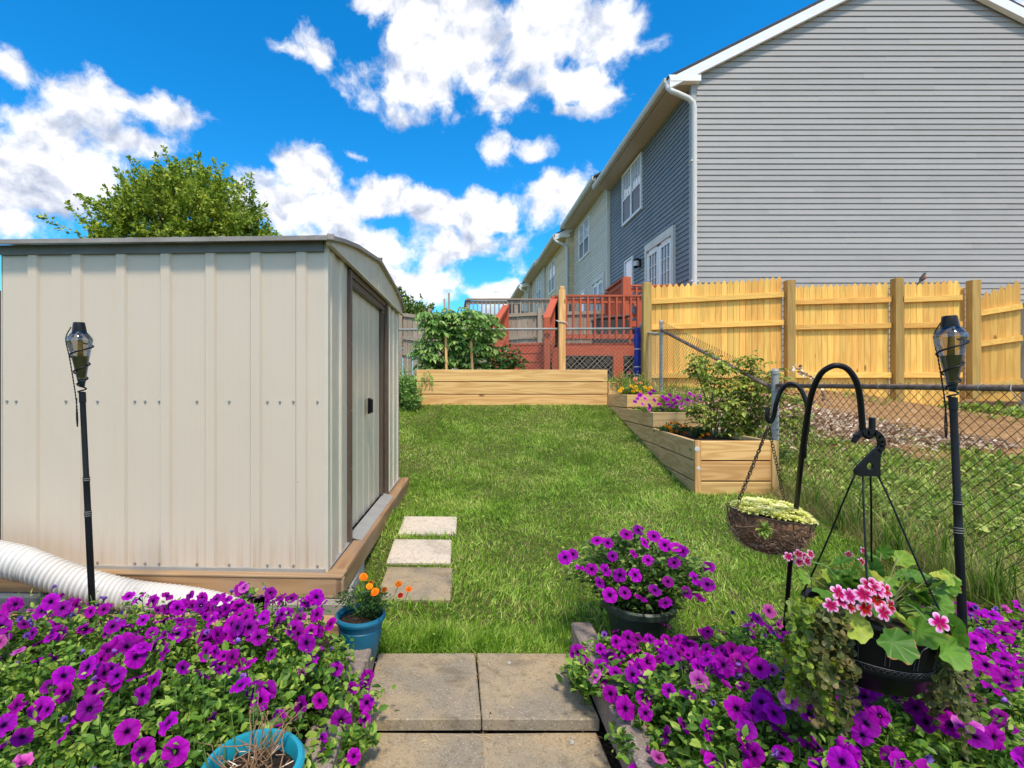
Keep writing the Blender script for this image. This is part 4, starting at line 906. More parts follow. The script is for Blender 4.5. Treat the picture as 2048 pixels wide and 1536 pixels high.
part('board', 'old_base_x', bt, lambda b: b.box((-1.5, 2.26, .045), (2.1, .09, .09), Matrix.Rotation(-.01, 3, 'Z'), bev=.006))

# ------------------------------------------------------------ white corrugated pipe
pp_ = [Vector((-2.50, 2.32, .42)), Vector((-2.25, 2.33, .36)), Vector((-2.02, 2.35, .30)), Vector((-1.80, 2.36, .215)), Vector((-1.55, 2.38, .14)), Vector((-1.3, 2.38, .110)), Vector((-1.12, 2.36, .085)), Vector((-.97, 2.32, .05))]
def spline(P, n):
    out = []
    m_ = len(P)
    for i in range(m_ - 1):
        a_, b_, c_, d_ = P[max(i - 1, 0)], P[i], P[i + 1], P[min(i + 2, m_ - 1)]
        for k in range(n):
            t = k / n; out.append(.5 * ((2 * b_) + (c_ - a_) * t + (2 * a_ - 5 * b_ + 4 * c_ - d_) * t * t + (3 * b_ - a_ - 3 * c_ + d_) * t ** 3))
    out.append(P[-1]); return out
fine = spline(pp_, 60); dist = [0]
for a_, b_ in zip(fine[:-1], fine[1:]): dist.append(dist[-1] + (b_ - a_).length)
ss_ = np.arange(0, dist[-1], .0042); P_ = [Vector([float(np.interp(s_, dist, [p[k] for p in fine])) for k in range(3)]) for s_ in ss_]
rad_ = [(.067 if s_ > .52 else .072) + 0.0135 * (abs(math.sin(math.pi * s_ / .0235)) ** .8) - (.010 if .50 < s_ < .512 else 0) - .004 for s_ in ss_]
tag(MB().tube(P_, rad_, 28, r=.5).build('drain_pipe', 'white_plastic', smooth=True), 'white corrugated drain pipe snaking along the front of the shed', 'pipe')

# ------------------------------------------------------------ flowers
def petunia_mesh(name, mat, seed, closed=0.0, ruff=.05):
    rr = random.Random(seed); n = 40; V = []; RAD = []; ANG = []; Fc = []
    rings = [(.05, -.62), (.09, -.40), (.13, -.20), (.20, -.07), (.42, .0), (.72, .03), (1.0, .0)]
    ph = rr.uniform(0, 6)
    for (q, z) in rings:
        for k in range(n):
            a_ = 2 * math.pi * k / n
            lobe = 1 + (.10 * abs(math.cos(2.5 * a_)) ** .6 - .06) * (q > .3) * q
            lobe += ruff * .4 * math.sin(11 * a_ + ph) * q * q * (q > .6)
            r0 = q * lobe * (1 - closed * q)
            V.append((.5 * r0 * math.cos(a_), .5 * r0 * math.sin(a_), z * .5 + closed * .55 * q * q * .6 + (ruff * math.sin(5 * a_ + ph) + ruff * .7 * math.sin(9 * a_ + 2 * ph)) * q * q * .6 - .04 * q * q)); RAD.append(q); ANG.append(a_)
    for i in range(len(rings) - 1):
        for k in range(n): k2 = (k + 1) % n; Fc.append((i * n + k, i * n + k2, (i + 1) * n + k2, (i + 1) * n + k))
    o = np_mesh(name, np.array(V), [i for f in Fc for i in f], [4] * len(Fc), mat, rad=RAD, ang=ANG, smooth=True)
    me = o.data; bpy.data.objects.remove(o); return me
PET = [petunia_mesh('petunia_flower', 'petunia_purple', s, .03 * (s % 4), .06 + .03 * (s % 3)) for s in range(7)]
PETC = [petunia_mesh('petunia_flower', 'petunia_purple', 9, .35, .08), petunia_mesh('petunia_flower', 'petunia_lilac', 12, .55, .08), petunia_mesh('petunia_flower', 'petunia_lilac', 13, .7, .05)]
PETP = [petunia_mesh('petunia_flower', 'petunia_pink', 21, .1, .06), petunia_mesh('petunia_flower', 'petunia_pink', 22, .4, .08)]
def put(me, name, parent, loc, nrm, s, spin=None):
    o = bpy.data.objects.new(name, me); C.objects.link(o); o.parent = parent
    M_ = Vector(nrm).to_track_quat('Z', 'Y').to_matrix().to_4x4() @ Matrix.Rotation(random.uniform(0, 6.28) if spin is None else spin, 4, 'Z')
    M_ = Matrix.Translation(loc) @ M_ @ Matrix.Scale(s, 4); o.matrix_basis = WM[parent.name].inverted() @ M_ if parent else M_
    return o
def canopy(x, y, side):
    e = min(ss(-2.75, -2.4, x), ss(-.30, -.52, x)) if side < 0 else min(ss(.50, .74, x), ss(2.9, 2.6, x))
    f = ss(2.12, 1.85, y) if side < 0 else (ss(2.05, 1.45, y) if x < 1.0 else ss(2.10, 1.85, y))
    return .10 + (.09 * math.exp(-((x + .92) ** 2 + 2 * (y - 2.02) ** 2) / .10) if side < 0 else 0) + (.21 * float(e) * float(f)) + .035 * math.sin(x * 7.1 + y * 3) * math.sin(y * 8.3 + x) + .02 * math.sin(x * 17) * math.sin(y * 19)
def petunia_plant(cx, cy, side, lab, nf=15, nl=1700, rx=.34, pink=.05):
    t = thing('petunia_plant', lab, 'plant', (cx, cy, .08), 0, 'purple petunias in the two beds')
    lim = (-2.6, -.275) if side < 0 else (.47, 2.75)
    ylim = (.5, 2.08 if cx < -.8 else 1.83) if side < 0 else (.45, 2.07 if cx > 1.0 else 1.95)
    P = []; D = []; S = []
    nst = 46
    st = MB(); tips = []
    for k in range(nst):          # leafy stems rising from the soil
        a_ = random.uniform(0, 6.28); rr = rx * math.sqrt(random.random()) * 1.15
        x, y = cx + rr * math.cos(a_), cy + rr * .85 * math.sin(a_)
        x = min(max(x, lim[0]), lim[1]); y = min(max(y, ylim[0]), ylim[1])
        zt = canopy(x, y, side) + random.uniform(-.07, .035)
        b0 = Vector((x * .75 + cx * .25, y * .75 + cy * .25, .07)); b1 = Vector((x, y, zt)); mid = (b0 + b1) / 2 + Vector((random.uniform(-.03, .03), random.uniform(-.03, .03), -.01))
        pts = spline([b0, mid, b1], 4); st.tube(pts, .0016, 4, caps=False); tips.append(b1)
        for j in range(nl // nst):
            u = random.random() ** .55; q_ = b0.lerp(b1, u) + Vector((random.gauss(0, .028), random.gauss(0, .028), random.gauss(0, .012)))
            if side < 0 and (q_.x + .47) ** 2 + (q_.y - 1.165) ** 2 < .128 ** 2: continue
            P.append(q_); dd = Vector((random.gauss(0, 1), random.gauss(0, 1), random.uniform(-.1, .9))); D.append(dd); S.append(random.uniform(.018, .044) * (1.0 if u < .85 else .7))
    S = np.array(S); 
    scat('foliage', LEAF, P, D, np.stack((S * .62, S, S), 1), 'petunia_leaf', t, roll=.9)
    st.build('stems', 'green_stem', t)
    k = 0; used_ = []
    while k < nf:
        a_ = random.uniform(0, 6.28); rr = rx * math.sqrt(random.random()) * 1.05
        x, y = cx + rr * math.cos(a_), cy + rr * .9 * math.sin(a_); k += 1
        x = min(max(x, lim[0] + .02), lim[1]); y = min(max(y, ylim[0]), ylim[1] - .01)
        for _ in range(12):
            if all((x - a2) ** 2 + (y - b2) ** 2 > .045 ** 2 for a2, b2 in used_): break
            x += random.uniform(-.06, .06); y += random.uniform(-.06, .06)
        x = min(max(x, lim[0] + .02), lim[1]); y = min(max(y, ylim[0]), ylim[1] - .01); used_.append((x, y))
        if side < 0 and ((x + .47) ** 2 + (y - 1.165) ** 2 < .165 ** 2 or (abs(x + .42) < .17 and y < 1.2)): continue
        z = canopy(x, y, side) + random.uniform(-.015, .045)
        u = random.random(); me = random.choice(PET) if u > .22 + pink else (random.choice(PETP) if u < pink else random.choice(PETC))
        tilt = Vector((random.gauss(0, .55), random.gauss(-.45, .5), random.uniform(.45, 1.1)))
        if me in PETC: tilt = Vector((random.gauss(0, .8), random.gauss(-.1, .8), .8))
        o = put(me, 'flower', t, Vector((x, y, z)), tilt, random.uniform(.040, .064) * (1 if me not in PETC else .8))
    return t
L_ = [(-2.25, 1.93, 'at the far left edge of the photo under the drain pipe'), (-1.85, 1.95, 'just left of the left torch pole'), (-1.42, 1.96, 'around the foot of the left torch'), (-1.02, 1.95, 'in front of the right end of the drain pipe'), (-.70, 1.84, 'just left of the small marigold pot'),
      (-1.62, 1.55, 'in the left bed at the left edge of the photo'), (-1.22, 1.52, 'in the middle of the left bed below the torch pole'), (-.84, 1.53, 'in the middle of the left bed'), (-.52, 1.60, 'spilling over the left path edging below the marigold pot'),
      (-1.08, 1.17, 'in the lower left corner of the photo'), (-.78, 1.16, 'left of the empty teal pot'), (-.46, 1.25, 'right of the empty teal pot beside the path')]
for x, y, l in L_: petunia_plant(x, y, -1, 'purple petunia plant ' + l, 38 if y > 1.3 else 28, 1700 if y > 1.3 else 1500, .31 if x < -.6 else .24)
R_ = [(.64, 1.86, 'low petunia tucked between the dark green pot and the path corner'), (.76, 1.66, 'at the lawn corner of the right bed'), (1.12, 1.86, 'between the dark green pot and the hook pole'), (1.48, 1.84, 'behind the hanging geranium basket'), (1.86, 1.82, 'around the foot of the right torch'), (2.22, 1.80, 'at the right edge of the photo below the fence'),
      (.72, 1.40, 'spilling over the right path edging'), (1.04, 1.46, 'in the middle of the right bed'), (1.38, 1.45, 'right of the hanging geranium basket'), (1.72, 1.45, 'at the right edge of the right bed'),
      (.64, 1.10, 'with yellow green leaves at the bottom beside the path'), (.92, 1.06, 'at the bottom below the hanging basket'), (1.20, 1.06, 'in the lower right corner of the photo')]
for x, y, l in R_: petunia_plant(x, y, 1, ('purple petunia plant ' + l).replace('plant low petunia', 'plant'), 38 if y > 1.3 else 30, 1700, .31 if x > .8 else .22, .08)

# ------------------------------------------------------------ pots
def pot(name, lab, mat, c, prof, soilr, soilz, rim=None):
    t = thing(name, lab, 'flower pot', c)
    part('body', mat, t, lambda b: b.lathe(prof, c, 56, r=.5), smooth=True, angle=35)
    part('potting_soil', 'soil', t, lambda b: b.lathe([(soilr, soilz - .01), (soilr * .8, soilz), (soilr * .4, soilz + .012), (0, soilz + .006)], c, 24), smooth=True)
    return t
pc = Vector((-.378, 2.03, .052)); s_ = 1.0
PR = [(0, 0), (.060, 0), (.064, .008), (.076, .045), (.085, .085), (.089, .118), (.087, .120), (.090, .126), (.092, .142), (.089, .145), (.102, .150), (.104, .160), (.100, .168), (.094, .170), (.090, .164), (.086, .15)]
mp = pot('flower_pot', 'small teal pot of orange marigolds standing on the path edging', 'teal_dark', pc, PR, .088, .146)
def marig_mesh(mat, nm):
    T = []; RAD = []; ANG = []; F_ = []
    for L in range(4):
        n_ = 11 - 2 * L
        for k in range(n_):
            a_ = 2 * math.pi * (k + .37 * L) / n_; q0, q1 = .05, .5 * (1 - .2 * L); z = .06 + .10 * L
            b = len(T); ca, sa = math.cos(a_), math.sin(a_); w_ = .13
            for (q, ww, zz) in ((q0, .02, z * .3), (q1 * .7, w_, z), (q1, w_ * .9, z + .02 - .05 * (L == 0)), (q1 * 1.04, 0, z - .03)):
                for sg in ((-1, 1) if ww else (0,)): T.append((q * ca - sg * ww * sa, q * sa + sg * ww * ca, zz + random.uniform(-.02, .02))); RAD.append(q * 2); ANG.append(a_)
            F_ += [(b, b + 1, b + 3, b + 2), (b + 2, b + 3, b + 5, b + 4), (b + 4, b + 5, b + 6)]
    o = np_mesh(nm, np.array(T), [i for f in F_ for i in f], [len(f) for f in F_], mat, rad=RAD, ang=ANG); me = o.data; bpy.data.objects.remove(o); return me
MG = marig_mesh('marigold_petal', 'marigold_flower'); MR_ = marig_mesh('marigold_rust', 'marigold_rust_flower'); LY = marig_mesh('lantana_yellow', 'lantana_flower'); LC = marig_mesh('lantana_coral', 'lantana_coral_flower')
def bushy(name, lab, cat, c, rx, ry, h, n, leaf, tm, size, asp=.5, stems=14, group=None, loc=None, dens=.4, lean=(0, 0), z0=0.0, stemmat='green_stem'):
    t = thing(name, lab, cat, loc or c, 0, group); c = Vector(c); P = []; D = []; S = []; sb = MB()
    for k in range(stems):
        a_ = random.uniform(0, 6.28); r0 = math.sqrt(random.random()); tip = c + Vector((rx * r0 * math.cos(a_) + lean[0], ry * r0 * math.sin(a_) + lean[1], h * random.uniform(.6, 1.0) * (1 - .45 * r0 * r0)))
        base = c + Vector((rx * .2 * math.cos(a_), ry * .2 * math.sin(a_), z0)); mid = base.lerp(tip, .5) + Vector((random.uniform(-1, 1) * rx * .15, random.uniform(-1, 1) * ry * .15, h * .08))
        pts = spline([base, mid, tip], 5); sb.tube(pts, [size * .06 + .0006] * len(pts), 4, caps=False)
        for j in range(n // stems):
            u = random.random() ** .7; q_ = pts[int(u * (len(pts) - 1))] + Vector((random.gauss(0, rx * .16), random.gauss(0, ry * .16), random.gauss(0, h * .06)))
            P.append(q_); o_ = q_ - c; D.append((random.gauss(0, .8) + o_.x / rx * .6, random.gauss(0, .8) + o_.y / ry * .6, random.uniform(-.35, .8))); S.append(size * random.uniform(.55, 1.15))
    S = np.array(S); scat('foliage', tm, P, D, np.stack((S * asp, S, S), 1), leaf, t, roll=.8); sb.build('stems', stemmat, t)
    return t
mgp = bushy('marigold_plant', 'orange and rust marigolds growing in the small teal pot', 'plant', pc + Vector((.025, .01, .15)), .125, .09, .14, 1200, 'marigold_leaf', LEAF2, .024, .28, 26)
for (px, py, d, m_, s_) in ((727, 1154, 2.05, MG, .036), (742, 1165, 2.05, MR_, .022), (739, 1173, 2.0, MG, .028), (750, 1184, 1.98, MG, .036), (769, 1180, 2.0, MR_, .026), (797, 1168, 2.02, MG, .030), (818, 1178, 2.0, MG, .026), (801, 1191, 2.0, MR_, .024)):
    put(m_, 'flower', mgp, at(px, py, d), (random.uniform(-.3, .3), -.5, .8), s_)
part('flower_stems', 'green_stem', mgp, lambda b: [b.tube([at(px, py, d) + Vector((0, .004, -.004)), at(px - 8, py + 22, d), pc + Vector((.03, .01, .16))], .0014, 4, caps=False) for px, py, d in ((727, 1154, 2.05), (750, 1184, 1.98), (797, 1168, 2.02), (818, 1178, 2.0), (769, 1180, 2.0))])
# empty teal pot
ec = Vector((-.47, 1.165, .06)); PE = [(0, 0), (.072, 0), (.078, .02), (.095, .10), (.101, .165), (.100, .178), (.116, .182), (.118, .205), (.112, .212), (.102, .212), (.099, .205), (.097, .17)]
ep = pot('flower_pot', 'bright teal pot with bare dead stems at the bottom of the photo', 'teal_bright', ec, PE, .098, .178)
def dead(b):
    for k in range(26):
        a_ = random.uniform(0, 6.28); r0 = random.uniform(0, .085); p0 = ec + Vector((r0 * math.cos(a_), r0 * math.sin(a_), .18)); pts = [p0]; dv = Vector((random.gauss(0, .7), random.gauss(.1, .6), random.uniform(.5, 1.3))).normalized()
        for j in range(random.randint(4, 7)):
            dv = (dv + Vector((random.gauss(0, .35), random.gauss(0, .35), random.gauss(.05, .22)))).normalized(); pts.append(pts[-1] + dv * random.uniform(.015, .032))
            if random.random() < .45: e_ = pts[-1] + (dv + Vector((random.gauss(0, .9), random.gauss(0, .9), random.gauss(0, .5)))) * .022; b.tube([pts[-1], e_], [.0012, .0007], 4, caps=False)
        b.tube(pts, [.0023 * (1 - .1 * i) for i in range(len(pts))], 5, caps=False)
        if random.random() < .5: b.lathe([(0, -.004), (.004, 0), (.003, .006), (0, .008)], pts[-1], 6)
dp = thing('dead_plant', 'dry leafless brown stems standing in the bright teal pot', 'plant', ec + Vector((0, 0, .18)))
part('stems', 'twig', dp, dead)
part('litter', 'dead_leaf', ep, lambda b: [b.tube([q_ := ec + Vector((random.uniform(-.07, .07), random.uniform(-.07, .07), .192)), q_ + Vector((random.uniform(-.03, .03), random.uniform(-.03, .03), random.uniform(0, .01)))], .0011, 3) for k in range(40)])
# dark green pot with petunias
gc = Vector((.83, 2.22, -.01)); PG = [(0, 0), (.10, 0), (.108, .03), (.128, .12), (.142, .165), (.140, .17), (.160, .176), (.163, .20), (.155, .208), (.145, .205), (.14, .17)]
gp_ = pot('flower_pot', 'dark green pot full of purple petunias on the lawn edge', 'olive_plastic', gc, PG, .14, .18)
gpt = bushy('petunia_plant', 'mounded petunia plant with fine leaves in the dark green pot', 'plant', gc + Vector((0, 0, .18)), .29, .21, .34, 7000, 'pot_petunia_leaf', LEAF, .033, .5, 76)
for (px, py, d, s_) in ((1130, 1115, 2.05, .058), (1146, 1108, 2.08, .05), (1194, 1080, 2.15, .055), (1216, 1086, 2.12, .05), (1253, 1068, 2.2, .06), (1277, 1060, 2.25, .052), (1308, 1072, 2.2, .06), (1330, 1090, 2.15, .062), (1352, 1094, 2.12, .055), (1364, 1102, 2.1, .055), (1183, 1138, 1.98, .052), (1212, 1140, 2.0, .054), (1239, 1150, 1.98, .058), (1271, 1150, 1.98, .058), (1220, 1190, 1.93, .062), (1282, 1196, 1.93, .06), (1390, 1157, 2.05, .062), (1418, 1133, 2.1, .05), (1336, 1163, 2.0, .045), (1415, 1168, 2.03, .06), (1268, 1107, 2.1, .04), (1296, 1120, 2.05, .05), (1225, 1112, 2.08, .045), (1250, 1185, 1.95, .05), (1310, 1180, 1.96, .052), (1348, 1125, 2.05, .05), (1375, 1185, 2.0, .055), (1400, 1195, 2.0, .05), (1330, 1205, 1.95, .055), (1200, 1165, 1.96, .048), (1160, 1135, 2.02, .045), (1290, 1085, 2.15, .05)):
    put(random.choice(PET), 'flower', gpt, at(px, py, d), (random.gauss(0, .3), -.7 + random.gauss(0, .25), .7), s_)

# ------------------------------------------------------------ tiki style torches
def torch(lab, top, foot, k):
    """top: centre of the snuffer top; foot: where the pole enters the bed"""
    top = Vector(top); foot = Vector(foot); ax = (top - foot).normalized()
    t = thing('garden_torch', lab, 'torch', foot, 0, 'garden torches'); M_ = ax.to_track_quat('Z', 'Y').to_matrix()
    L = (top - foot).length; zb = L - .262 * k; g = .79 * k
    def p(z, x=0, y=0): return foot + ax * z + M_ @ Vector((x, y, 0))
    prof = [(0, -.02), (0.0118, -.02), (0.0118, zb * .45), (0.0125, zb * .45), (0.0125, zb * .47), (0.0112, zb * .475), (0.0112, zb - .36), (0.0119, zb - .355), (0.0119, zb - .34), (0.0100, zb - .335), (0.0100, zb - .05), (0.0118, zb - .048), (0.0118, zb - .01), (.0100, zb - .008), (0, zb - .006)]
    part('pole', 'black_metal', t, lambda b: b.lathe(prof, foot, 18, M_), smooth=True, angle=40)
    part('pole_band', 'zinc_wire', t, lambda b: [b.lathe([(.0130, z), (.0132, z + .001), (.0130, z + .002)], foot, 16, M_) for z in (zb * .45 + .004, zb * .45 + .012, zb * .45 + .020, zb - .352, zb - .345)])
    gprof = [(.0, .010), (.012, .012), (.016, .03), (.022, .055), (.036, .125), (.052, .185), (.054, .195), (.050, .204), (.034, .222), (.028, .226)]
    part('glass_bottle', 'smoke_glass', t, lambda b: b.lathe([(r_ * g, zb + z * k) for r_, z in gprof], foot, 28, M_), smooth=True)
    part('fuel', 'fuel', t, lambda b: b.lathe([(0, zb + .045 * k), (.016 * g, zb + .048 * k), (.031 * g, zb + .12 * k), (.034 * g, zb + .130 * k), (0, zb + .131 * k)], foot, 20, M_), smooth=True, angle=30)
    part('base_cup', 'teal_dark', t, lambda b: b.lathe([(0, zb + .012 * k), (.010 * g, zb + .014 * k), (.018 * g, zb + .044 * k), (0, zb + .044 * k)], foot, 16, M_))
    part('wick', 'wick', t, lambda b: b.tube([p(zb + z * k, x * k) for z, x in ((.05, .004), (.09, .002), (.14, 0), (.18, -.003), (.222, -.004))], [.0115 * g, .011 * k, .0095 * k, .0085 * k, .009 * g], 10), smooth=True)
    part('snuffer', 'black_plastic', t, lambda b: b.lathe([(.030 * g, zb + .220 * k), (.0305 * g, zb + .226 * k), (.025 * g, zb + .258 * k), (.023 * g, zb + .262 * k), (0, zb + .264 * k)], foot, 24, M_), smooth=True, angle=35)
    def coil(b):
        pts = []
        for i in range(110):
            u = i / 109; a_ = -2.2 + u * 2 * math.pi * 3.9
            z = (-.008 + .195 * (u ** 1.55)) * k; r_ = np.interp(z / k, [-.01, .012, .03, .055, .125, .187, .2], [.017, .016, .021, .027, .041, .058, .064]) * g
            pts.append(p(zb + z, r_ * math.cos(a_), r_ * math.sin(a_)))
        b.tube(pts, .0030 * k, 8)
    part('spiral_holder', 'black_metal', t, coil, smooth=True)
    def chn(b):
        pts = [p(zb + .245 * k, -.004, -.030 * k), p(zb + .20 * k, .008, -.055 * g), p(zb + .13 * k, .006, -.045 * g), p(zb + .05 * k, .004, -.028 * k), p(zb - .02, .003, -.022), p(zb - .10, .004, -.018), p(zb - .14, .007, -.019), p(zb - .10, .010, -.019), p(zb - .03, .004, -.018)]
        q_ = spline(pts, 12); b.tube(q_, [.0016 if i % 2 else .0028 for i in range(len(q_))], 5)
    part('snuffer_chain', 'black_metal', t, chn)
    return t
torch('black garden torch with smoky glass standing in front of the shed wall', at(158, 645, 1.92), at(186, 1240, 1.93), 1.0)
torch('black garden torch with blue smoky glass standing in front of the chain link fence', at(1899, 632, 1.62), at(1927, 1300, 1.58), .985)

# ------------------------------------------------------------ shepherd hook
hk = thing('shepherd_hook', 'black double shepherd hook pole carrying two hanging baskets', 'plant hook', at(1573, 1240, 1.74))
dm = lambda a_, b_, t: a_ + (b_ - a_) * t
main = [at(1568, 1260, 1.77), at(1573, 1220, 1.74), at(1582, 1110, 1.64), at(1594, 1000, 1.53), at(1605, 900, 1.42), at(1614, 835, 1.36), at(1624, 785, 1.31), at(1640, 750, 1.28), at(1658, 735, 1.26), at(1676, 731, 1.25), at(1696, 739, 1.25), at(1712, 762, 1.25), at(1720, 795, 1.26), at(1724, 840, 1.27), at(1726, 862, 1.275), at(1732, 872, 1.275), at(1740, 872, 1.275), at(1744, 860, 1.275), at(1744, 835, 1.275)]
part('main_rod', 'black_metal', hk, lambda b: b.tube(spline(main, 8), .0071, 14), smooth=True)
br = [at(1608, 915, 1.43), at(1610, 880, 1.41), at(1615, 850, 1.40), at(1615, 815, 1.40), at(1605, 785, 1.41), at(1592, 770, 1.42), at(1578, 768, 1.43), at(1563, 780, 1.45), at(1553, 805, 1.46), at(1548, 830, 1.47), at(1542, 843, 1.475), at(1536, 840, 1.475), at(1534, 828, 1.475), at(1537, 816, 1.475)]
part('side_rod', 'black_metal', hk, lambda b: b.tube(spline(br, 8), .0061, 12), smooth=True)

# ------------------------------------------------------------ coco basket with succulents
cb = at(1540, 1026, 1.60); crx = .133
cbk = thing('hanging_basket', 'wire basket with coconut fibre liner hanging from the smaller hook', 'hanging basket', cb)
tiltM = Matrix.Rotation(R(7), 3, 'Y')
def cbp(a_, r_, z): return cb + tiltM @ Vector((.87 * r_ * math.cos(a_), .87 * r_ * math.sin(a_), .95 * z))
def wire(b):
    for (r_, z) in ((.142, .0), (.132, -.035), (.105, -.085), (.06, -.12)): b.tube([cbp(2 * math.pi * k / 40, r_, z) for k in range(40)], .0015 if z else .0020, 6, closed=True)
    for k in range(12):
        a_ = 2 * math.pi * k / 12; b.tube([cbp(a_ - .16, .142, 0), cbp(a_ - .08, .142, -.004 + .0), cbp(a_, .135, -.03), cbp(a_, .120, -.065), cbp(a_, .085, -.105), cbp(a_, .03, -.128)], .0012, 5, caps=False)
        b.tube([cbp(a_ + .32, .142, 0), cbp(a_ + .2, .140, -.008), cbp(a_ + .06, .134, -.028)], .0011, 5, caps=False)
part('wire_frame', 'rusty_wire', cbk, wire)
def liner(b):
    n_ = 48; prof = [(.108, -.005), (.122, -.018), (.128, -.035), (.124, -.055), (.108, -.085), (.075, -.115), (.03, -.130), (0, -.132)]; vs = []; fs = []
    for i, (r_, z) in enumerate(prof):
        for k in range(n_): a_ = 2 * math.pi * k / n_; j = 1 + .05 * math.sin(5 * a_ + i) + .03 * random.uniform(-1, 1); vs.append(cbp(a_, r_ * j, z + .004 * random.uniform(-1, 1)))
    for i in range(len(prof) - 1):
        for k in range(n_): k2 = (k + 1) % n_; fs.append((i * n_ + k, i * n_ + k2, (i + 1) * n_ + k2, (i + 1) * n_ + k))
    b.poly(vs, fs, .3)
ln = part('liner', 'coir', cbk, liner, smooth=True)
def fib(b):
    for k in range(1500):
        a_ = random.uniform(0, 6.28); u = random.random(); z = -.012 - .115 * u; r_ = float(np.interp(-z, [0, .02, .04, .085, .115, .13], [.115, .128, .134, .114, .08, .04])) * random.uniform(.97, 1.03)
        p0 = cbp(a_, r_, z); dv = Vector((random.gauss(0, 1), random.gauss(0, 1), random.gauss(-.1, .5))).normalized(); L = random.uniform(.012, .032)
        q_ = cbp(a_ + random.gauss(0, .16), r_ * random.uniform(1.0, 1.09), z + random.gauss(0, .012)); b.tube([p0, (p0 + q_) / 2 + (p0 - cb).normalized() * random.uniform(.001, .007), q_], .00055, 3, caps=False)
part('loose_fibres', 'coir', cbk, fib)
def chain(b, p, q_, link_l=.017, rr=.0012, sagv=0):
    p = Vector(p); q_ = Vector(q_); d = q_ - p; n_ = int(d.length / (link_l * .76)); d.normalize(); s1 = d.orthogonal().normalized(); s2 = d.cross(s1)
    for k in range(n_):
        c_ = p.lerp(q_, (k + .5) / n_) + Vector((0, 0, -sagv * math.sin(math.pi * (k + .5) / n_))); sd_ = (s1 if k % 2 else s2); sd_ = sd_ * .8 + (s2 if k % 2 else s1) * .35
        b.tube([c_ + d * (link_l * .5 * math.cos(t)) + sd_ * (link_l * .27 * math.sin(t)) for t in np.linspace(0, 2 * math.pi, 9)[:-1]], rr, 4, closed=True)
hp = at(1537, 846, 1.475)
for a_ in (3.3, .6, 1.9, 5.15)[:3]: part('chain', 'rusty_wire', cbk, lambda b: chain(b, hp + Vector((0, 0, -.01)), cbp(a_, .142, .0)))
su = thing('succulent_plant', 'pale yellow green succulent rosettes filling the coco fibre basket', 'plant', cb)
def rosette(c_, s_, up_):
    P = []; D = []; S = []; U = []
    for L in range(4):
        for k in range(6 + L):
            a_ = 2 * math.pi * (k + .5 * L) / (6 + L); e_ = 1.15 - .33 * L; P.append(c_); D.append((math.cos(a_) * math.cos(e_), math.sin(a_) * math.cos(e_), math.sin(e_))); S.append(s_ * (.55 + .16 * L))
    return P, D, S
P = []; D = []; S = []; RR = []
for k in range(62):
    a_ = random.uniform(0, 6.28); r0 = .115 * math.sqrt(random.random()); c_ = cbp(a_, r0, -.002 + .032 * (1 - (r0 / .115) ** 2) + random.uniform(-.004, .006)); a1, a2, a3 = rosette(tuple(c_), random.uniform(.026, .036), None); rb_ = random.random(); P += a1; D += a2; S += a3; RR += list(np.clip(rb_ * .6 + .45 * np.linspace(1, .3, len(a1)) + .1, 0, 1))
S = np.array(S); scat('rosettes', LEAF, P, D, np.stack((S * .55, S, S), 1), 'succulent', su, roll=.1, r=np.array(RR))
fc = at(1528, 1059, 1.475); a1, a2, a3 = rosette(tuple(fc), .030, None); M2 = Matrix.Rotation(R(65), 3, 'X'); a2 = [tuple(M2 @ Vector(q_)) for q_ in a2]; S = np.array(a3)
scat('offset_rosette', LEAF, a1, a2, np.stack((S * .55, S, S), 1), 'weed_leaf', su, roll=.1)

# ------------------------------------------------------------ black hanging pot with geranium
hb = at(1741, 1222, 1.27); KR_, KZ_ = .86, .80; bt_ = Matrix.Rotation(R(4), 3, 'Y') @ Matrix.Rotation(R(-2), 3, 'X')
bp = thing('hanging_pot', 'black plastic hanging pot with arched panels below the tall hook', 'hanging pot', hb)
PB = [(r_ * .86, z * .80) for r_, z in [(0, -.205), (.095, -.205), (.112, -.20), (.128, -.175), (.140, -.14), (.1415, -.139), (.1420, -.132), (.143, -.110), (.1445, -.109), (.155, -.03), (.158, -.012), (.168, -.008), (.172, .0), (.170, .008), (.160, .010), (.152, .004), (.148, -.02)]]
part('body', 'black_plastic', bp, lambda b: b.lathe(PB, hb, 72, bt_, r=.5), smooth=True, angle=35)
def rb_(b):
    f = lambda a_, z: hb + bt_ @ Vector((.86 * np.interp(z, [-.175, -.11, -.03], [.130, .146, .157]) * math.cos(a_), .86 * np.interp(z, [-.175, -.11, -.03], [.130, .146, .157]) * math.sin(a_), z * .8))
    for k in range(14):
        a0 = 2 * math.pi * k / 14; w_ = .19
        b.tube([f(a0 - w_, -.105)] + [f(a0 - w_, z) for z in (-.08, -.06)] + [f(a0 - w_ * math.cos(t), -.055 + .025 * math.sin(t)) for t in np.linspace(.3, 2.84, 7)] + [f(a0 + w_, z) for z in (-.06, -.08, -.105)], .0011, 4, caps=False)
    for k in range(60):
        a0 = 2 * math.pi * k / 60; b.tube([f(a0 + .045 * math.cos(t), -.124 + .006 * math.sin(t)) for t in np.linspace(0, 6.28, 9)[:-1]], .0008, 4, closed=True)
    for z in (-.114, -.134): b.tube([f(2 * math.pi * k / 60, z) for k in range(60)], .0011, 4, closed=True)
part('relief_pattern', 'dark_grey', bp, rb_)
part('potting_soil', 'soil', bp, lambda b: b.lathe([(.126, -.014), (.07, -.010), (0, -.006)], hb, 24, bt_), smooth=True)
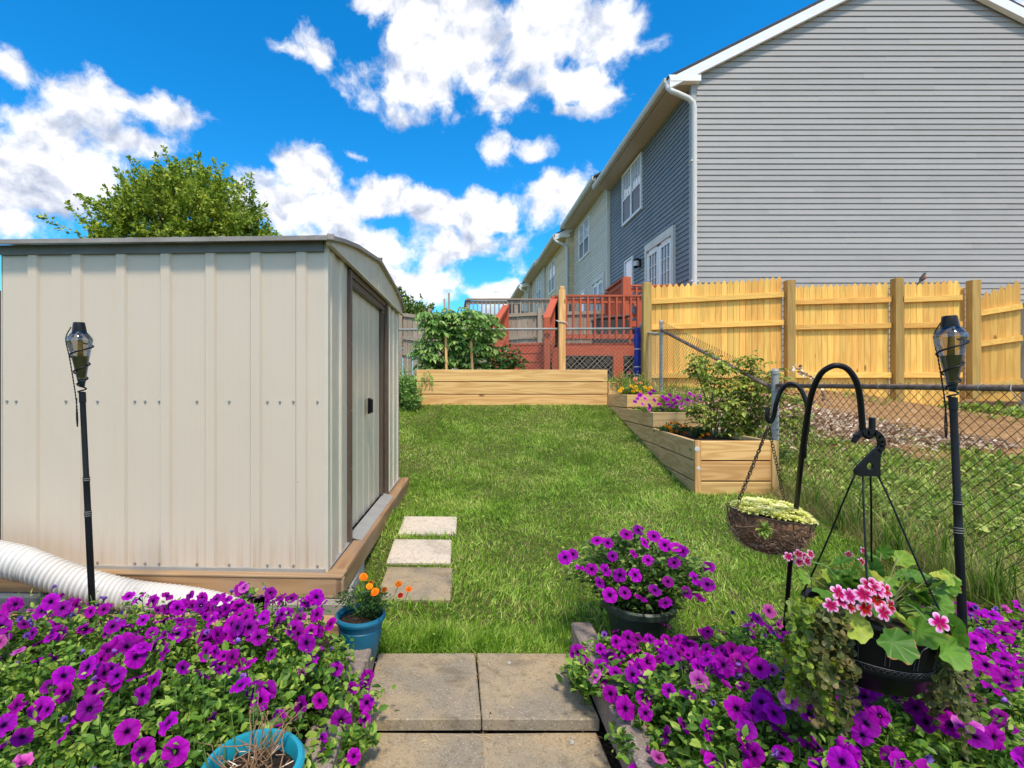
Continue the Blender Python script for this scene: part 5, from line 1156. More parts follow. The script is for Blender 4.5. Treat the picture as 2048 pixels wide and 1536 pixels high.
# plastic hanger: hook plate and wires
hy = 1.27
def plate(b):
    hookp = [(1650, 872), (1648, 880)]
    th = Vector((0, .010, 0))
    out = [(1705, 886), (1712, 872), (1722, 862), (1735, 857), (1748, 859), (1760, 867), (1767, 880), (1768, 893), (1763, 904), (1758, 912), (1758, 951), (1709, 951), (1709, 940), (1742, 906), (1755, 893), (1756, 886), (1752, 877), (1745, 871), (1736, 868), (1727, 871), (1717, 880), (1708, 885)]
    # bent hook as a swept strip
    cl_ = [at(x, y, hy) for x, y in ((1707, 884), (1713, 873), (1722, 866), (1734, 862.5), (1748, 865), (1758, 872), (1763, 883), (1762, 893), (1756, 902), (1746, 911))]
    for a_, c_, w_ in zip(cl_[:-1], cl_[1:], (.008, .011, .013, .014, .014, .014, .014, .014, .016)): b.beam(a_ + (a_ - c_) * .1, c_ + (c_ - a_) * .1, w_, .011, (0, 1, 0))
    pl = [at(x, y, hy) - Vector((0, .005, 0)) for x, y in ((1709, 952), (1709, 938), (1752, 894), (1765, 890), (1758, 915), (1758, 952))]
    # plate with a round hole: ring of quads between the outline and the hole
    hc = at(1738, 932, hy) - Vector((0, .005, 0)); n_ = 24; ring = []; outer = []
    for k in range(n_):
        a_ = 2 * math.pi * k / n_; ring.append(hc + Vector((.0095 * math.cos(a_), 0, .0095 * math.sin(a_))))
        dx, dz = math.cos(a_), math.sin(a_); best = 1e9
        for i in range(len(pl)):
            p1, p2 = pl[i], pl[(i + 1) % len(pl)]; ex, ez = p2.x - p1.x, p2.z - p1.z; den = dx * ez - dz * ex
            if abs(den) < 1e-9: continue
            t = ((p1.x - hc.x) * ez - (p1.z - hc.z) * ex) / den; u_ = ((p1.x - hc.x) * dz - (p1.z - hc.z) * dx) / den
            if t > 0 and -1e-6 <= u_ <= 1 + 1e-6: best = min(best, t)
        outer.append(hc + Vector((dx * best, 0, dz * best)))
    t_ = Vector((0, .009, 0)); vs = ring + outer + [v + t_ for v in ring] + [v + t_ for v in outer]; fs = []
    for k in range(n_):
        k2 = (k + 1) % n_; fs += [(k, k2, n_ + k2, n_ + k), (2 * n_ + k, 3 * n_ + k, 3 * n_ + k2, 2 * n_ + k2), (k, 2 * n_ + k, 2 * n_ + k2, k2), (n_ + k, n_ + k2, 3 * n_ + k2, 3 * n_ + k)]
    b.poly(vs, fs, .4)
hg = part('hanger_hook', 'black_plastic', bp, plate)
def rimp(a_): return hb + bt_ @ Vector((.142 * math.cos(a_), .142 * math.sin(a_), .004))
for (x0, a_, m_) in ((1710, 2.42, (1690, 975)), (1724.5, 3.99, (1731, 975)), (1742, .85, (1739, 975)), (1757, 5.56, (1771, 975))):
    part('hanger_wire', 'black_plastic', bp, lambda b: b.tube(spline([at(x0, 950, hy + .0), at((x0 * 1.4 + m_[0] * .6) / 2, 962, hy), rimp(a_).lerp(at(x0, 950, hy), .80), rimp(a_).lerp(at(x0, 950, hy), .4) + Vector((.0, 0, -.008)), rimp(a_)], 4), .0024, 6), smooth=True)
gm = thing('geranium', 'geranium with scalloped leaves and pink and crimson blooms in the black hanging pot', 'plant', hb)
P = []; D = []; S = []; U = []; RR = []; stb = MB()
leafspec = [(1770, 1170, 1.30, .075), (1690, 1185, 1.25, .085), (1700, 1150, 1.28, .08), (1745, 1140, 1.33, .07), (1655, 1190, 1.22, .07), (1620, 1232, 1.16, .075), (1715, 1247, 1.12, .085), (1790, 1230, 1.14, .08), (1850, 1180, 1.22, .08), (1905, 1265, 1.15, .085), (1895, 1300, 1.12, .085), (1840, 1262, 1.12, .080), (1785, 1283, 1.09, .085), (1830, 1215, 1.2, .08), (1755, 1215, 1.2, .07), (1640, 1215, 1.18, .06), (1810, 1150, 1.33, .07), (1800, 1118, 1.38, .06), (1605, 1150, 1.3, .05), (1880, 1230, 1.17, .07), (1815, 1185, 1.28, .075), (1735, 1110, 1.38, .05), (1680, 1125, 1.36, .06), (1765, 1105, 1.4, .05)]
for (px, py, d, s_) in leafspec + [(random.uniform(1640, 1900), random.uniform(1150, 1250), random.uniform(1.22, 1.42), random.uniform(.04, .072)) for _ in range(105)]:
    c_ = at(px, py, d); o_ = c_ - hb; dv = Vector((o_.x * 3 + random.gauss(0, .35), -.5 + random.gauss(0, .3), random.gauss(.05, .3))).normalized(); up = Vector((random.gauss(0, .3), -.75, .8))
    P.append(c_ - dv * s_ * .3); D.append(dv); S.append(s_); U.append(up); RR.append(min(1, max(0, random.gauss(.45, .27))))
    b0 = hb + Vector((o_.x * .3, o_.y * .3, 0)); stb.tube(spline([b0, b0.lerp(c_, .5) + Vector((0, 0, .012)), c_ - dv * s_ * .1], 4), .0019, 5, caps=False)
S = np.array(S) * .84; U = np.array(U) + rng.normal(0, .35, (len(U), 3)); GR = ([0.0] + [.35] * 28 + [.7] * 28 + [1.0] * 28, [0.22] + [2 * math.pi * (i + .5) / 28 for i in range(28)] * 3)
scat('leaves', GLEAF, P, D, S, 'geranium_leaf', gm, roll=.45, up=U, r=np.array(RR), smooth=True, ra=GR)
stb.build('stems', 'cane', gm)
def gfl(seed):
    rr = random.Random(seed); T = []; RAD = []; ANG = []; F_ = []
    for k in range(5):
        a_ = 2 * math.pi * k / 5 + rr.uniform(-.1, .1) + math.pi / 2; ca, sa = math.cos(a_), math.sin(a_); b = len(T); sc = 1.0 if k in (0, 1, 4) else .92
        for (q, ww, z) in ((.03, .03, 0), (.2, .12, .03), (.36, .19, .05), (.48, .16, .04), (.54, .06, .01)):
            for sg in (-1, 0, 1): T.append(((q * ca - sg * ww * sa) * sc, (q * sa + sg * ww * ca) * sc, z + (.02 if sg == 0 else -.015) + rr.uniform(-.01, .01))); RAD.append(min(1, q * 1.85 + .30 * abs(sg) * (q > .1))); ANG.append(.6)
        for i in range(4):
            for j in range(2): F_.append((b + 3 * i + j, b + 3 * i + j + 1, b + 3 * i + j + 4, b + 3 * i + j + 3))
    o = np_mesh('geranium_floret', np.array(T), [i for f in F_ for i in f], [4] * len(F_), 'geranium_petal', rad=RAD, ang=ANG, smooth=True); me = o.data; bpy.data.objects.remove(o); return me
GF = [gfl(i) for i in range(3)]
for (px, py, d, lst, s_) in ((1757, 1207, 1.10, [(-.030, .018), (0, .030), (.030, .022), (-.026, -.014), (.006, -.018), (.034, -.010), (0, .006), (-.012, .036)], .036), (1683, 1212, 1.10, [(-.022, 0), (.002, .010), (.026, -.004), (-.002, .026), (.02, .02)], .033), (1872, 1243, 1.08, [(0, 0)], .042), (1602, 1118, 1.30, [(-.026, .002), (-.006, .012), (.012, .004), (.034, .008), (0, -.012), (.02, -.008)], .026), (1715, 1112, 1.36, [(-.016, 0), (.03, .008), (.014, -.018), (.05, -.03)], .022)):
    c_ = at(px, py, d); ub = part('flower_stem', 'green_stem', gm, lambda b: b.tube(spline([hb + Vector(((c_.x - hb.x) * .4, 0, .02)), hb.lerp(c_, .6) + Vector((0, 0, .03)), c_ + Vector((0, .02, -.01))], 4), .0022, 5, caps=False))
    for (dx, dz) in lst: put(random.choice(GF), 'flower', gm, c_ + Vector((dx, random.uniform(-.008, .008) + abs(dx) * .4, dz)), (dx * 9 + random.gauss(0, .12), -1, .42 + dz * 6), s_ * random.uniform(.92, 1.08), random.uniform(-.5, .5))
# trailing creeping jenny
def trailing(lab, x0, x1, yt, yb, d0, d1, mt, n_, leafs=46, sc=.014):
    t = thing('trailing_plant', lab, 'plant', at((x0 + x1) / 2, yt, d0), 0, None); P = []; D = []; RR = []; sb = MB(); U = []
    for k in range(n_):
        px = random.uniform(x0, x1); d = random.uniform(d0, d1); p0 = at(px, yt + random.uniform(0, 20), d) ; L = (random.uniform(.35, 1.0)) * (yb - yt) * d / F; p0 = p0.copy(); pts = [p0]
        for j in range(8): pts.append(pts[-1] + Vector((random.gauss(0, .007), random.gauss(-.001, .007), -L / 8)))
        sb.tube(pts, .001, 4, caps=False); rb0 = random.random()
        for j in range(int(leafs * L / .22)):
            u = random.random(); i = min(7, int(u * 8)); q_ = pts[i].lerp(pts[i + 1], u * 8 - i); P.append(q_); D.append((random.gauss(0, 1), random.gauss(-.3, .8), random.gauss(-.1, .4))); U.append((random.gauss(0, .4), -.8, .7)); RR.append(min(1, max(0, rb0 * .6 + random.random() * .4)))
    S = np.array([random.uniform(.7, 1.25) * sc for _ in P]); scat('foliage', RLEAF, P, D, S, mt, t, roll=.8, up=np.array(U), r=np.array(RR)); sb.build('stems', 'cane', t); return t
trailing('lime creeping vine trailing from the left side of the black hanging pot', 1575, 1660, 1195, 1400, 1.12, 1.32, 'jenny_lime', 34)
trailing('dark bronze green creeping vine hanging against the left face of the black pot', 1625, 1690, 1215, 1450, 1.10, 1.24, 'jenny_dark', 34, 50, .0145)
trailing('reddish creeping vine trailing from the right side of the black hanging pot', 1862, 1915, 1265, 1480, 1.14, 1.30, 'jenny_dark', 30)
# ------------------------------------------------------------ lawn and slope growth
def inside_any(x, y, rects):
    m_ = np.zeros(len(x), bool)
    for (x0, x1, y0, y1) in rects: m_ |= (x > x0) & (x < x1) & (y > y0) & (y < y1)
    return m_
def blades(name, N, xr, yr, keep, hgt, wid, mt, lean=.55, tip=.3, dens=None, rfn=None):
    x = rng.uniform(*xr, N); y = yr[0] + (yr[1] - yr[0]) * rng.random(N) ** (dens or 1.0)
    k = keep(x, y); x, y = x[k], y[k]; n_ = len(x); z = ground_z(x, y) - .004
    a_ = rng.uniform(0, 2 * np.pi, n_); l_ = np.abs(rng.normal(0, lean, n_))
    # blades lie over in patches
    fa = 2.5 * np.sin(x * 3.1 + 1.3 * np.sin(y * 2.3)) + 1.7 * np.sin(y * 3.7 + x)
    D = np.stack((np.cos(a_) * l_ + .35 * np.cos(fa), np.sin(a_) * l_ + .35 * np.sin(fa), np.ones(n_)), 1)
    pat = .8 + .35 * np.sin(x * 4.3 + np.sin(y * 5)) * np.sin(y * 4.9 + np.sin(x * 3))
    h = rng.uniform(.55, 1.25, n_) * hgt * pat; wv_ = wid * rng.uniform(.7, 1.3, n_) * (0.75 + y * .12)
    B = basis(D, None, rng.uniform(-3.1, 3.1, n_)); V, lo, to = scatter(BLADE[0], BLADE[1], np.stack((x, y, z), 1), B, np.stack((wv_, h, h), 1))
    o = np_mesh(name, V, lo, to, mt, None, np.repeat(rng.random(n_) if rfn is None else rfn(x, y, n_), 2)); return tag(o, kind='stuff')
def on_lawn(x, y):
    k = (x < np.interp(y, [2.0, 4.4, 4.5, 5.78, 6.75, 7.3], [2.9, 2.95, 2.19, 2.33, 2.37, 2.30])) & (y < 7.31)
    sx_ = -.62 + .042 * (y - 2.5) + .06
    k &= (x > sx_) | (y > 5.12)
    k &= ~inside_any(x, y, [(-.47, .60, 0, 2.165), (-.40, -.01, 2.63, 3.02), (-.40, -.01, 3.10, 3.42), (-.38, .02, 3.53, 3.84), (.5, 2.6, 0, 2.06), (-.6, -.34, 0, 2.24)])
    return k
blades('lawn_grass', 125000, (-1.0, 2.98), (2.05, 7.32), on_lawn, .047, .0040, 'lawn_grass', .85, dens=1.2)
blades('lawn_long_blades', 16000, (-1.0, 2.98), (2.05, 7.32), lambda x, y: on_lawn(x, y) & (np.sin(x * 4.1 + 2 * np.sin(y * 1.9)) * np.sin(y * 3.3 + x) > -.15), .075, .0042, 'lawn_grass', 1.3, dens=1.1, rfn=lambda x, y, n_: rng.uniform(.6, 1, n_))
blades('lawn_edge_grass', 9000, (-.66, .62), (2.10, 2.35), lambda x, y: ((x > -.45) | (y > 2.2)) & (y > 2.15), .062, .0034, 'lawn_grass', .9)
wildk = lambda x, y: (x > 2.97 + .01 * y) & ((y - (8.35 - .55 * x) + .35 * np.sin(x * 3) + .25 * np.sin(x * 7 + y * 3)) < .15 + .5 * (rng.random(len(x)) - .5))
blades('slope_grass', 62000, (2.95, 8.6), (1.9, 6.8), wildk, .085, .0048, 'wild_grass', .7)
blades('upper_grass', 16000, (-2.4, 4.6), (7.3, 10.8), lambda x, y: ~inside_any(x, y, [(-.53, 2.29, 7.25, 8.12), (2.0, 4.8, 9.5, 11)]), .13, .006, 'wild_grass', .6)
blades('straw_fringe', 9000, (2.72, 3.12), (2.05, 4.5), lambda x, y: np.abs(x - 2.93 - .04 * np.sin(y * 9)) < .07 + .10 * rng.random(len(x)), .15, .0030, 'straw_grass', 1.0)
blades('bank_grass', 9000, (6.2, 9.5), (5.3, 7.6), lambda x, y: (np.sin(x * 2.2 + y * 3) + .7 * np.sin(x * 5) > .35) & (x + y * .8 > 12.3 - .2), .12, .009, 'wild_grass', .6)

# broad weeds mixed in the slope grass
def weeds(name, N, xr, yr, keep, s0, mt='weed_leaf', up=.5):
    x = rng.uniform(*xr, N); y = rng.uniform(*yr, N); k = keep(x, y); x, y = x[k], y[k]; n_ = len(x)
    D = np.stack((rng.normal(0, 1, n_), rng.normal(0, 1, n_), rng.uniform(.0, up * 2, n_)), 1); S = s0 * rng.uniform(.5, 1.4, n_)
    return scat(name, LEAF, np.stack((x, y, ground_z(x, y) + rng.uniform(0, .05, n_)), 1), D, np.stack((S * .55, S, S), 1), mt, None, roll=.8, kind='stuff')
weeds('slope_weeds', 15000, (2.98, 8.4), (1.9, 6.9), lambda x, y: wildk(x, y) & (np.sin(x * 5.1) * np.sin(y * 4.3) > -.25), .062)
weeds('slope_seedlings', 3000, (3.1, 8.6), (4.6, 7.8), lambda x, y: np.sin(x * 3.1 + y) * np.sin(y * 2.7 - x) > .55, .06)
weeds('bank_weeds', 2600, (6.5, 9.3), (5.6, 7.5), lambda x, y: (np.sin(x * 2.2 + y * 3) + .7 * np.sin(x * 5) > .35) & (x + y * .8 > 12.1), .12)
# straw litter and dry leaves on the bare slope
N = 15000; x = rng.uniform(3.05, 9.0, N); y = rng.uniform(3.6, 8.0, N); k = (y - (8.0 - .55 * x)) > -.2; x, y = x[k], y[k]
D = np.stack((rng.normal(0, 1, len(x)), rng.normal(0, 1, len(x)), rng.normal(.15, .12, len(x))), 1); S = rng.uniform(.012, .05, len(x))
scat('straw_litter', LEAF2, np.stack((x, y, ground_z(x, y) + .006), 1), D, np.stack((S * .16, S, S), 1), 'straw_chip', None, roll=1.5, kind='stuff')
N = 6500; t_ = rng.random(N); x = 3.35 + 2.9 * t_ + rng.normal(0, .16 + .22 * (1 - t_), N); y = 6.75 - 1.0 * t_ + rng.normal(0, .42 * (1.15 - t_), N); k = (x > 3.1) & (y < 7.9); x, y = x[k], y[k]
D = np.stack((rng.normal(0, 1, len(x)), rng.normal(0, 1, len(x)), rng.normal(.2, .5, len(x))), 1); S = rng.uniform(.03, .085, len(x))
scat('dry_leaves', LEAF, np.stack((x, y, ground_z(x, y) + rng.uniform(.0, .05, len(x))), 1), D, np.stack((S * .5, S, S * 2.5), 1), 'dead_leaf', None, roll=1.6, kind='stuff')
tw = MB()
for k in range(90):
    t0 = random.random(); p0 = Vector((3.35 + 2.9 * t0 + random.gauss(0, .2), 6.7 - 1.0 * t0 + random.gauss(0, .25), 0)); p0.z = gz(p0.x, p0.y) + .02; d0 = Vector((random.gauss(0, 1), random.gauss(0, 1), .15)).normalized() * random.uniform(.1, .3); tw.tube([p0, p0 + d0 * .5 + Vector((0, 0, .03)), p0 + d0], .0035, 4, caps=False)
tag(tw.build('dry_twigs', 'twig'), kind='stuff')
# twig with dry leaves standing against the fence
dt = thing('dead_branch', 'dry branch with curled brown leaves leaning in front of the yellow fence', 'branch', (3.9, 6.2, .6))
tp = spline([at(1590, 735, 6.0), at(1612, 748, 6.0), at(1635, 765, 6.1), at(1650, 800, 6.2)], 6)
part('stem', 'twig', dt, lambda b: b.tube(tp, .006, 5))
P = [q_ + Vector((random.gauss(0, .02), random.gauss(0, .02), random.gauss(-.01, .02))) for q_ in tp for _ in range(3)]
scat('dry_leaf', LEAF, P, rng.normal(0, 1, (len(P), 3)), np.full(len(P), .05), 'dead_leaf', dt)

# tall grass clumps beside the chain-link fence
for (px, y, h_, n_, lab) in ((1625, 3.95, .45, 70, 'tall dark grass clump at the fence just right of the hook pole'), (1700, 3.55, .50, 80, 'tall grass clump behind the hanger wires of the black pot'), (1790, 3.05, .55, 110, 'dense tall grass clump at the fence between the hanging pot and the torch'), (1885, 2.80, .62, 60, 'tall thin grass clump directly behind the right torch pole'), (1990, 2.55, .40, 120, 'dark tall grass clump at the right edge of the photo')):
    c_ = Vector((2.90 + .02, y, 0)); c_.x = min(2.92, (px - CX) * y / F); c_.z = gz(c_.x, c_.y)
    t = thing('tall_grass_clump', lab, 'grass clump', c_, 0, 'tall grass along the chain link fence')
    a_ = rng.uniform(0, 6.28, n_); l_ = np.abs(rng.normal(0, .30, n_)); D = np.stack((np.cos(a_) * l_, np.sin(a_) * l_, np.ones(n_)), 1); S = h_ * rng.uniform(.45, 1.1, n_)
    P = np.stack((c_.x + rng.normal(0, .035, n_), c_.y + rng.normal(0, .05, n_), np.full(n_, c_.z)), 1)
    scat('blades', BLADE, P, D, np.stack((np.full(n_, .0055), S, S), 1), 'tall_grass', t, roll=3)
    n2 = 60; a_ = rng.uniform(0, 6.28, n2); D = np.stack((np.cos(a_), np.sin(a_), rng.uniform(.2, .9, n2)), 1); S = rng.uniform(.1, .28, n2)
    scat('dry_blades', BLADE, np.stack((c_.x + rng.normal(0, .06, n2), c_.y + rng.normal(0, .08, n2), np.full(n2, c_.z)), 1), D, np.stack((np.full(n2, .003), S, S), 1), 'straw_grass', t, roll=3)

# ------------------------------------------------------------ vegetable bed
def compound(P, D, S, c_, dirv, L, n=5):
    dirv = Vector(dirv).normalized(); side = dirv.cross(Vector((0, 0, 1))); side = side.normalized() if side.length > .01 else Vector((1, 0, 0))
    for j in range(n):
        u = (j // 2 + .6) / (n / 2 + .3); p_ = c_ + dirv * L * u + Vector((0, 0, -.35 * L * u * u)); sg = 1 if j % 2 else -1
        dd = (dirv * .7 + side * sg * .9) if j < n - 1 else dirv
        P.append(p_); D.append((dd.x, dd.y, dd.z - .25 - .8 * u)); S.append(L * random.uniform(.42, .62))
def tomato(cx, cy, h, w_, lab, n=34, fruit=()):
    t = thing('tomato_plant', lab, 'plant', (cx, cy, 1.28), 0, 'staked tomato plants'); P = []; D = []; S = []; sb = MB()
    for s_ in range(4):
        x, y = cx + random.uniform(-.06, .06), cy + random.uniform(-.06, .06); pts = [Vector((x, y, 1.26))]
        for j in range(8): pts.append(pts[-1] + Vector((random.gauss(0, .05), random.gauss(0, .04), h / 8 * random.uniform(.8, 1.1))))
        sb.tube(pts, .009, 5, caps=False)
        for j in range(n):
            u = random.random() ** .8; i = min(7, int(u * 8)); q_ = pts[i].lerp(pts[i + 1], u * 8 - i); a_ = random.uniform(0, 6.28); L = random.uniform(.12, .24) * (w_ / .35)
            compound(P, D, S, q_, (math.cos(a_), math.sin(a_), random.uniform(-.05, .5)), L, 6)
    S = np.array(S); scat('foliage', LEAF, P, D, np.stack((S * .5, S, S), 1), 'tomato_leaf', t, roll=.7); sb.build('stems', 'green_stem', t)
    for (px, py, r_) in fruit:
        c_ = at(px, py, cy - .13); f_ = part('tomato', 'tomato_green', t, lambda b: b.lathe([(0, -.8), (.55, -.72), (.92, -.3), (1, .1), (.85, .55), (.45, .76), (.1, .68), (0, .64)], (0, 0, 0), 16, Matrix.Scale(r_ * 7.6 / F, 3)), smooth=True, local=True); f_.location = WM[t.name].inverted() @ c_
    return t
tomato(-.28, 7.62, 1.05, .40, 'tomato plant at the left end of the planter, beside the shed', 40, ((853, 671, 4), (862, 673, 3)))
tomato(.02, 7.66, 1.12, .38, 'tomato plant with the largest cluster of green fruit by the left stake', 44, ((880, 680, 3.6), (877, 688, 5), (875, 693, 4.6), (885, 696, 5.4), (879, 700, 4.2), (884, 690, 3.2), (886, 716, 4)))
tomato(.32, 7.66, 1.10, .38, 'tomato plant between the two wooden stakes', 44, ((931, 699, 5), (931, 673, 3.6), (930, 691, 3), (920, 721, 4), (936, 667, 3.6)))
tomato(.58, 7.66, .98, .34, 'tomato plant leaning toward the stair rail, right of the right stake', 36, ((957, 711, 3.4), (950, 708, 3)))
pe = thing('pepper_plant', 'glossy dark leaved pepper plant at the right end of the vegetables', 'plant', (.92, 7.6, 1.28)); P = []; D = []; S = []
for k in range(520): a_ = random.uniform(0, 6.28); r0 = math.sqrt(random.random()) * .27; P.append((.86 + r0 * math.cos(a_), 7.6 + r0 * .7 * math.sin(a_), 1.27 + random.random() * .52 * (1 - (r0 / .34) ** 2) + .03)); D.append((random.gauss(0, 1), random.gauss(-.3, .8), random.gauss(-.5, .4))); S.append(random.uniform(.05, .10))
S = np.array(S); scat('foliage', LEAF, P, D, np.stack((S * .55, S, S), 1), 'pepper_leaf', pe); part('stems', 'green_stem', pe, lambda b: [b.tube([(.86, 7.6, 1.26), (.86 + random.uniform(-.2, .2), 7.6 + random.uniform(-.1, .1), 1.6)], .006, 5) for _ in range(6)])
for (px, y, zt, w_, lab) in ((893, 7.42, 1.92, .035, 'wooden stake in front of the fruiting tomato plant'), (946, 7.42, 1.80, .035, 'leaning wooden stake on the right of the tomatoes'), (890, 7.9, 2.52, .03, 'shorter dark pole standing above the tomatoes'), (899, 7.95, 2.62, .03, 'tallest dark pole standing above the tomatoes'), (853, 7.9, 2.32, .03, 'pale stake behind the left tomato plant')):
    x = (px - CX) * y / F; t = thing('plant_stake', lab, 'stake', (x, y, 1.2), 0, 'stakes in the vegetable planter'); part('shaft', 'weathered_wood_z' if y > 7.5 and px != 853 else 'fresh_pine_z', t, lambda b: b.beam((x, y, 1.2), (x - (.03 if px == 946 else .01), y, zt), w_, w_, (0, 1, 0)))
bushy('bushy_weed', 'bushy green weeds spilling over the ground between shed and long planter', 'weed', (-.78, 7.35, .80), .34, .28, .62, 2600, 'tomato_leaf', LEAF, .075, .45, 40)
bushy('bushy_weed', 'lower leafy weed clump at the left corner of the long planter', 'weed', (-.60, 7.12, .80), .16, .14, .28, 700, 'tomato_leaf', LEAF, .055, .5, 20)
tr_ = thing('trailing_shoot', 'tomato shoot drooping over the front board of the long planter', 'plant', (-.32, 7.3, 1.38)); P = []; D = []; S = []
for (px, py) in ((850, 745), (845, 752), (842, 762), (857, 742), (862, 750), (865, 762), (856, 758), (841, 775), (815, 785)):
    for _ in range(3): P.append(at(px + random.uniform(-3, 3), py + random.uniform(-4, 4), 7.24)); D.append((random.gauss(0, .5), -.2, -1)); S.append(.07)
S = np.array(S); scat('leaves', LEAF, P, D, np.stack((S * .45, S, S), 1), 'tomato_leaf', tr_)

# ------------------------------------------------------------ plants in the stepped planter
def bedplant(lab, c, rx, ry, h, n, leaf, flowers, mesh, fs, cat='plant', nm='flowering_plant', size=.035, group=None):
    t = bushy(nm, lab, cat, c, rx, ry, h, n, leaf, LEAF, size, .45, 24, group)
    for (px, py, d) in flowers:
        put(random.choice(mesh), 'flower', t, at(px, py, d), (random.gauss(0, .3), -.75, .65 + random.gauss(0, .2)), fs * random.uniform(.8, 1.2))
    return t
pf = [(1270, 803), (1280, 790), (1290, 797), (1300, 787), (1307, 781), (1309, 800), (1318, 808), (1300, 812), (1285, 808), (1298, 818), (1325, 818), (1333, 798), (1340, 790), (1347, 800), (1338, 810), (1345, 812), (1356, 795), (1366, 808), (1375, 800), (1380, 787), (1388, 792), (1396, 800), (1400, 793), (1392, 806), (1404, 799), (1385, 803), (1376, 811), (1410, 803), (1275, 797), (1326, 793), (1352, 806), (1362, 815)]
bedplant('magenta petunia plant on the second step of the stepped planter', (2.62, 6.02, .78), .40, .14, .17, 1500, 'petunia_leaf', [(px, py, 5.78 + random.uniform(0, .25)) for px, py in pf], PET[:3] + PETP[:1], .062, nm='petunia_plant')
bedplant('orange marigolds on the lowest step of the stepped planter', (2.42, 5.42, .60), .17, .14, .14, 700, 'marigold_leaf', [(px, py, 5.3) for px, py in ((1333, 852), (1342, 846), (1350, 845), (1356, 848), (1340, 855), (1362, 853), (1372, 852), (1381, 854), (1394, 855), (1398, 862), (1385, 862), (1369, 866), (1352, 862), (1343, 862), (1411, 863))], [MG], .042, nm='marigold_plant')
bedplant('small orange marigold beside the rose stems on the lowest step', (2.60, 5.2, .60), .12, .12, .12, 500, 'marigold_leaf', [(px, py, 5.1) for px, py in ((1405, 870), (1400, 876), (1416, 868))], [MG], .036, nm='marigold_plant')
bedplant('yellow lantana spilling over the top step of the planter', (2.50, 6.98, .96), .22, .14, .26, 1200, 'weed_leaf', [(px, py, 6.85) for px, py in ((1240, 782), (1244, 777), (1262, 772), (1268, 776), (1273, 780), (1272, 773), (1290, 775), (1296, 779), (1301, 775), (1281, 784), (1266, 783), (1303, 779))], [LY], .05, nm='lantana')
bedplant('coral flowering plant behind the yellow lantana', (2.60, 7.3, 1.0), .34, .16, .40, 1500, 'rose_leaf', [(px, py, 7.1) for px, py in ((1258, 745), (1271, 757), (1282, 766), (1307, 766), (1318, 770), (1268, 761), (1273, 766), (1333, 774))], [LC], .045, nm='flowering_plant')
bedplant('low leafy growth along the sloped fence above the stepped planter', (2.95, 6.6, .85), .16, .7, .30, 1700, 'weed_leaf', [], [], .05, nm='bushy_weed', cat='weed')
# rose bush
rs = thing('rose_bush', 'sprawling rose bush with arching canes at the right end of the stepped planter', 'shrub', (2.75, 5.1, .6)); P = []; D = []; S = []; sb = MB()
canes = [((1420, 870), (1412, 800), (1395, 745), (1388, 725)), ((1425, 872), (1418, 800), (1440, 740), (1462, 722)), ((1430, 872), (1440, 800), (1480, 760), (1505, 770)), ((1440, 872), (1470, 830), (1520, 770), (1560, 752)), ((1450, 872), (1490, 840), (1550, 800), (1605, 800)), ((1455, 874), (1500, 850), (1560, 830), (1610, 830)), ((1435, 874), (1440, 850), (1455, 820), (1470, 805)), ((1425, 872), (1410, 850), (1400, 830), (1385, 812)), ((1440, 874), (1480, 860), (1515, 862), (1545, 870)), ((1430, 870), (1425, 780), (1410, 740), (1425, 715)), ((1445, 874), (1475, 800), (1500, 740), (1490, 720)), ((1460, 874), (1530, 845), (1575, 845), (1600, 850)), ((1450, 874), (1500, 820), (1530, 790), (1545, 780)), ((1440, 872), (1450, 830), (1490, 790), (1500, 800)), ((1440, 874), (1470, 850), (1500, 830), (1520, 815))]
for cn in canes:
    d = random.uniform(4.75, 5.25); pts = spline([at(x, y, dm(5.15, d, i / 3)) + Vector((random.gauss(0, .01), 0, 0)) for i, (x, y) in enumerate(cn)], 8); sb.tube(pts, [.008 * (1 - i / len(pts) * .7) for i in range(len(pts))], 6, caps=False)
    for k in range(58):
        u = .22 + .78 * random.random() ** .8; q_ = pts[min(len(pts) - 1, int(u * len(pts)))] + Vector((random.gauss(0, .05), random.gauss(0, .05), random.gauss(0, .04))); a_ = random.uniform(0, 6.28)
        compound(P, D, S, q_, (math.cos(a_), math.sin(a_), random.uniform(-.1, .6)), random.uniform(.06, .12), 5)
S = np.array(S); scat('foliage', LEAF, P, D, np.stack((S * .66, S, S), 1), 'rose_leaf', rs, roll=.7); sb.build('canes', 'cane', rs)

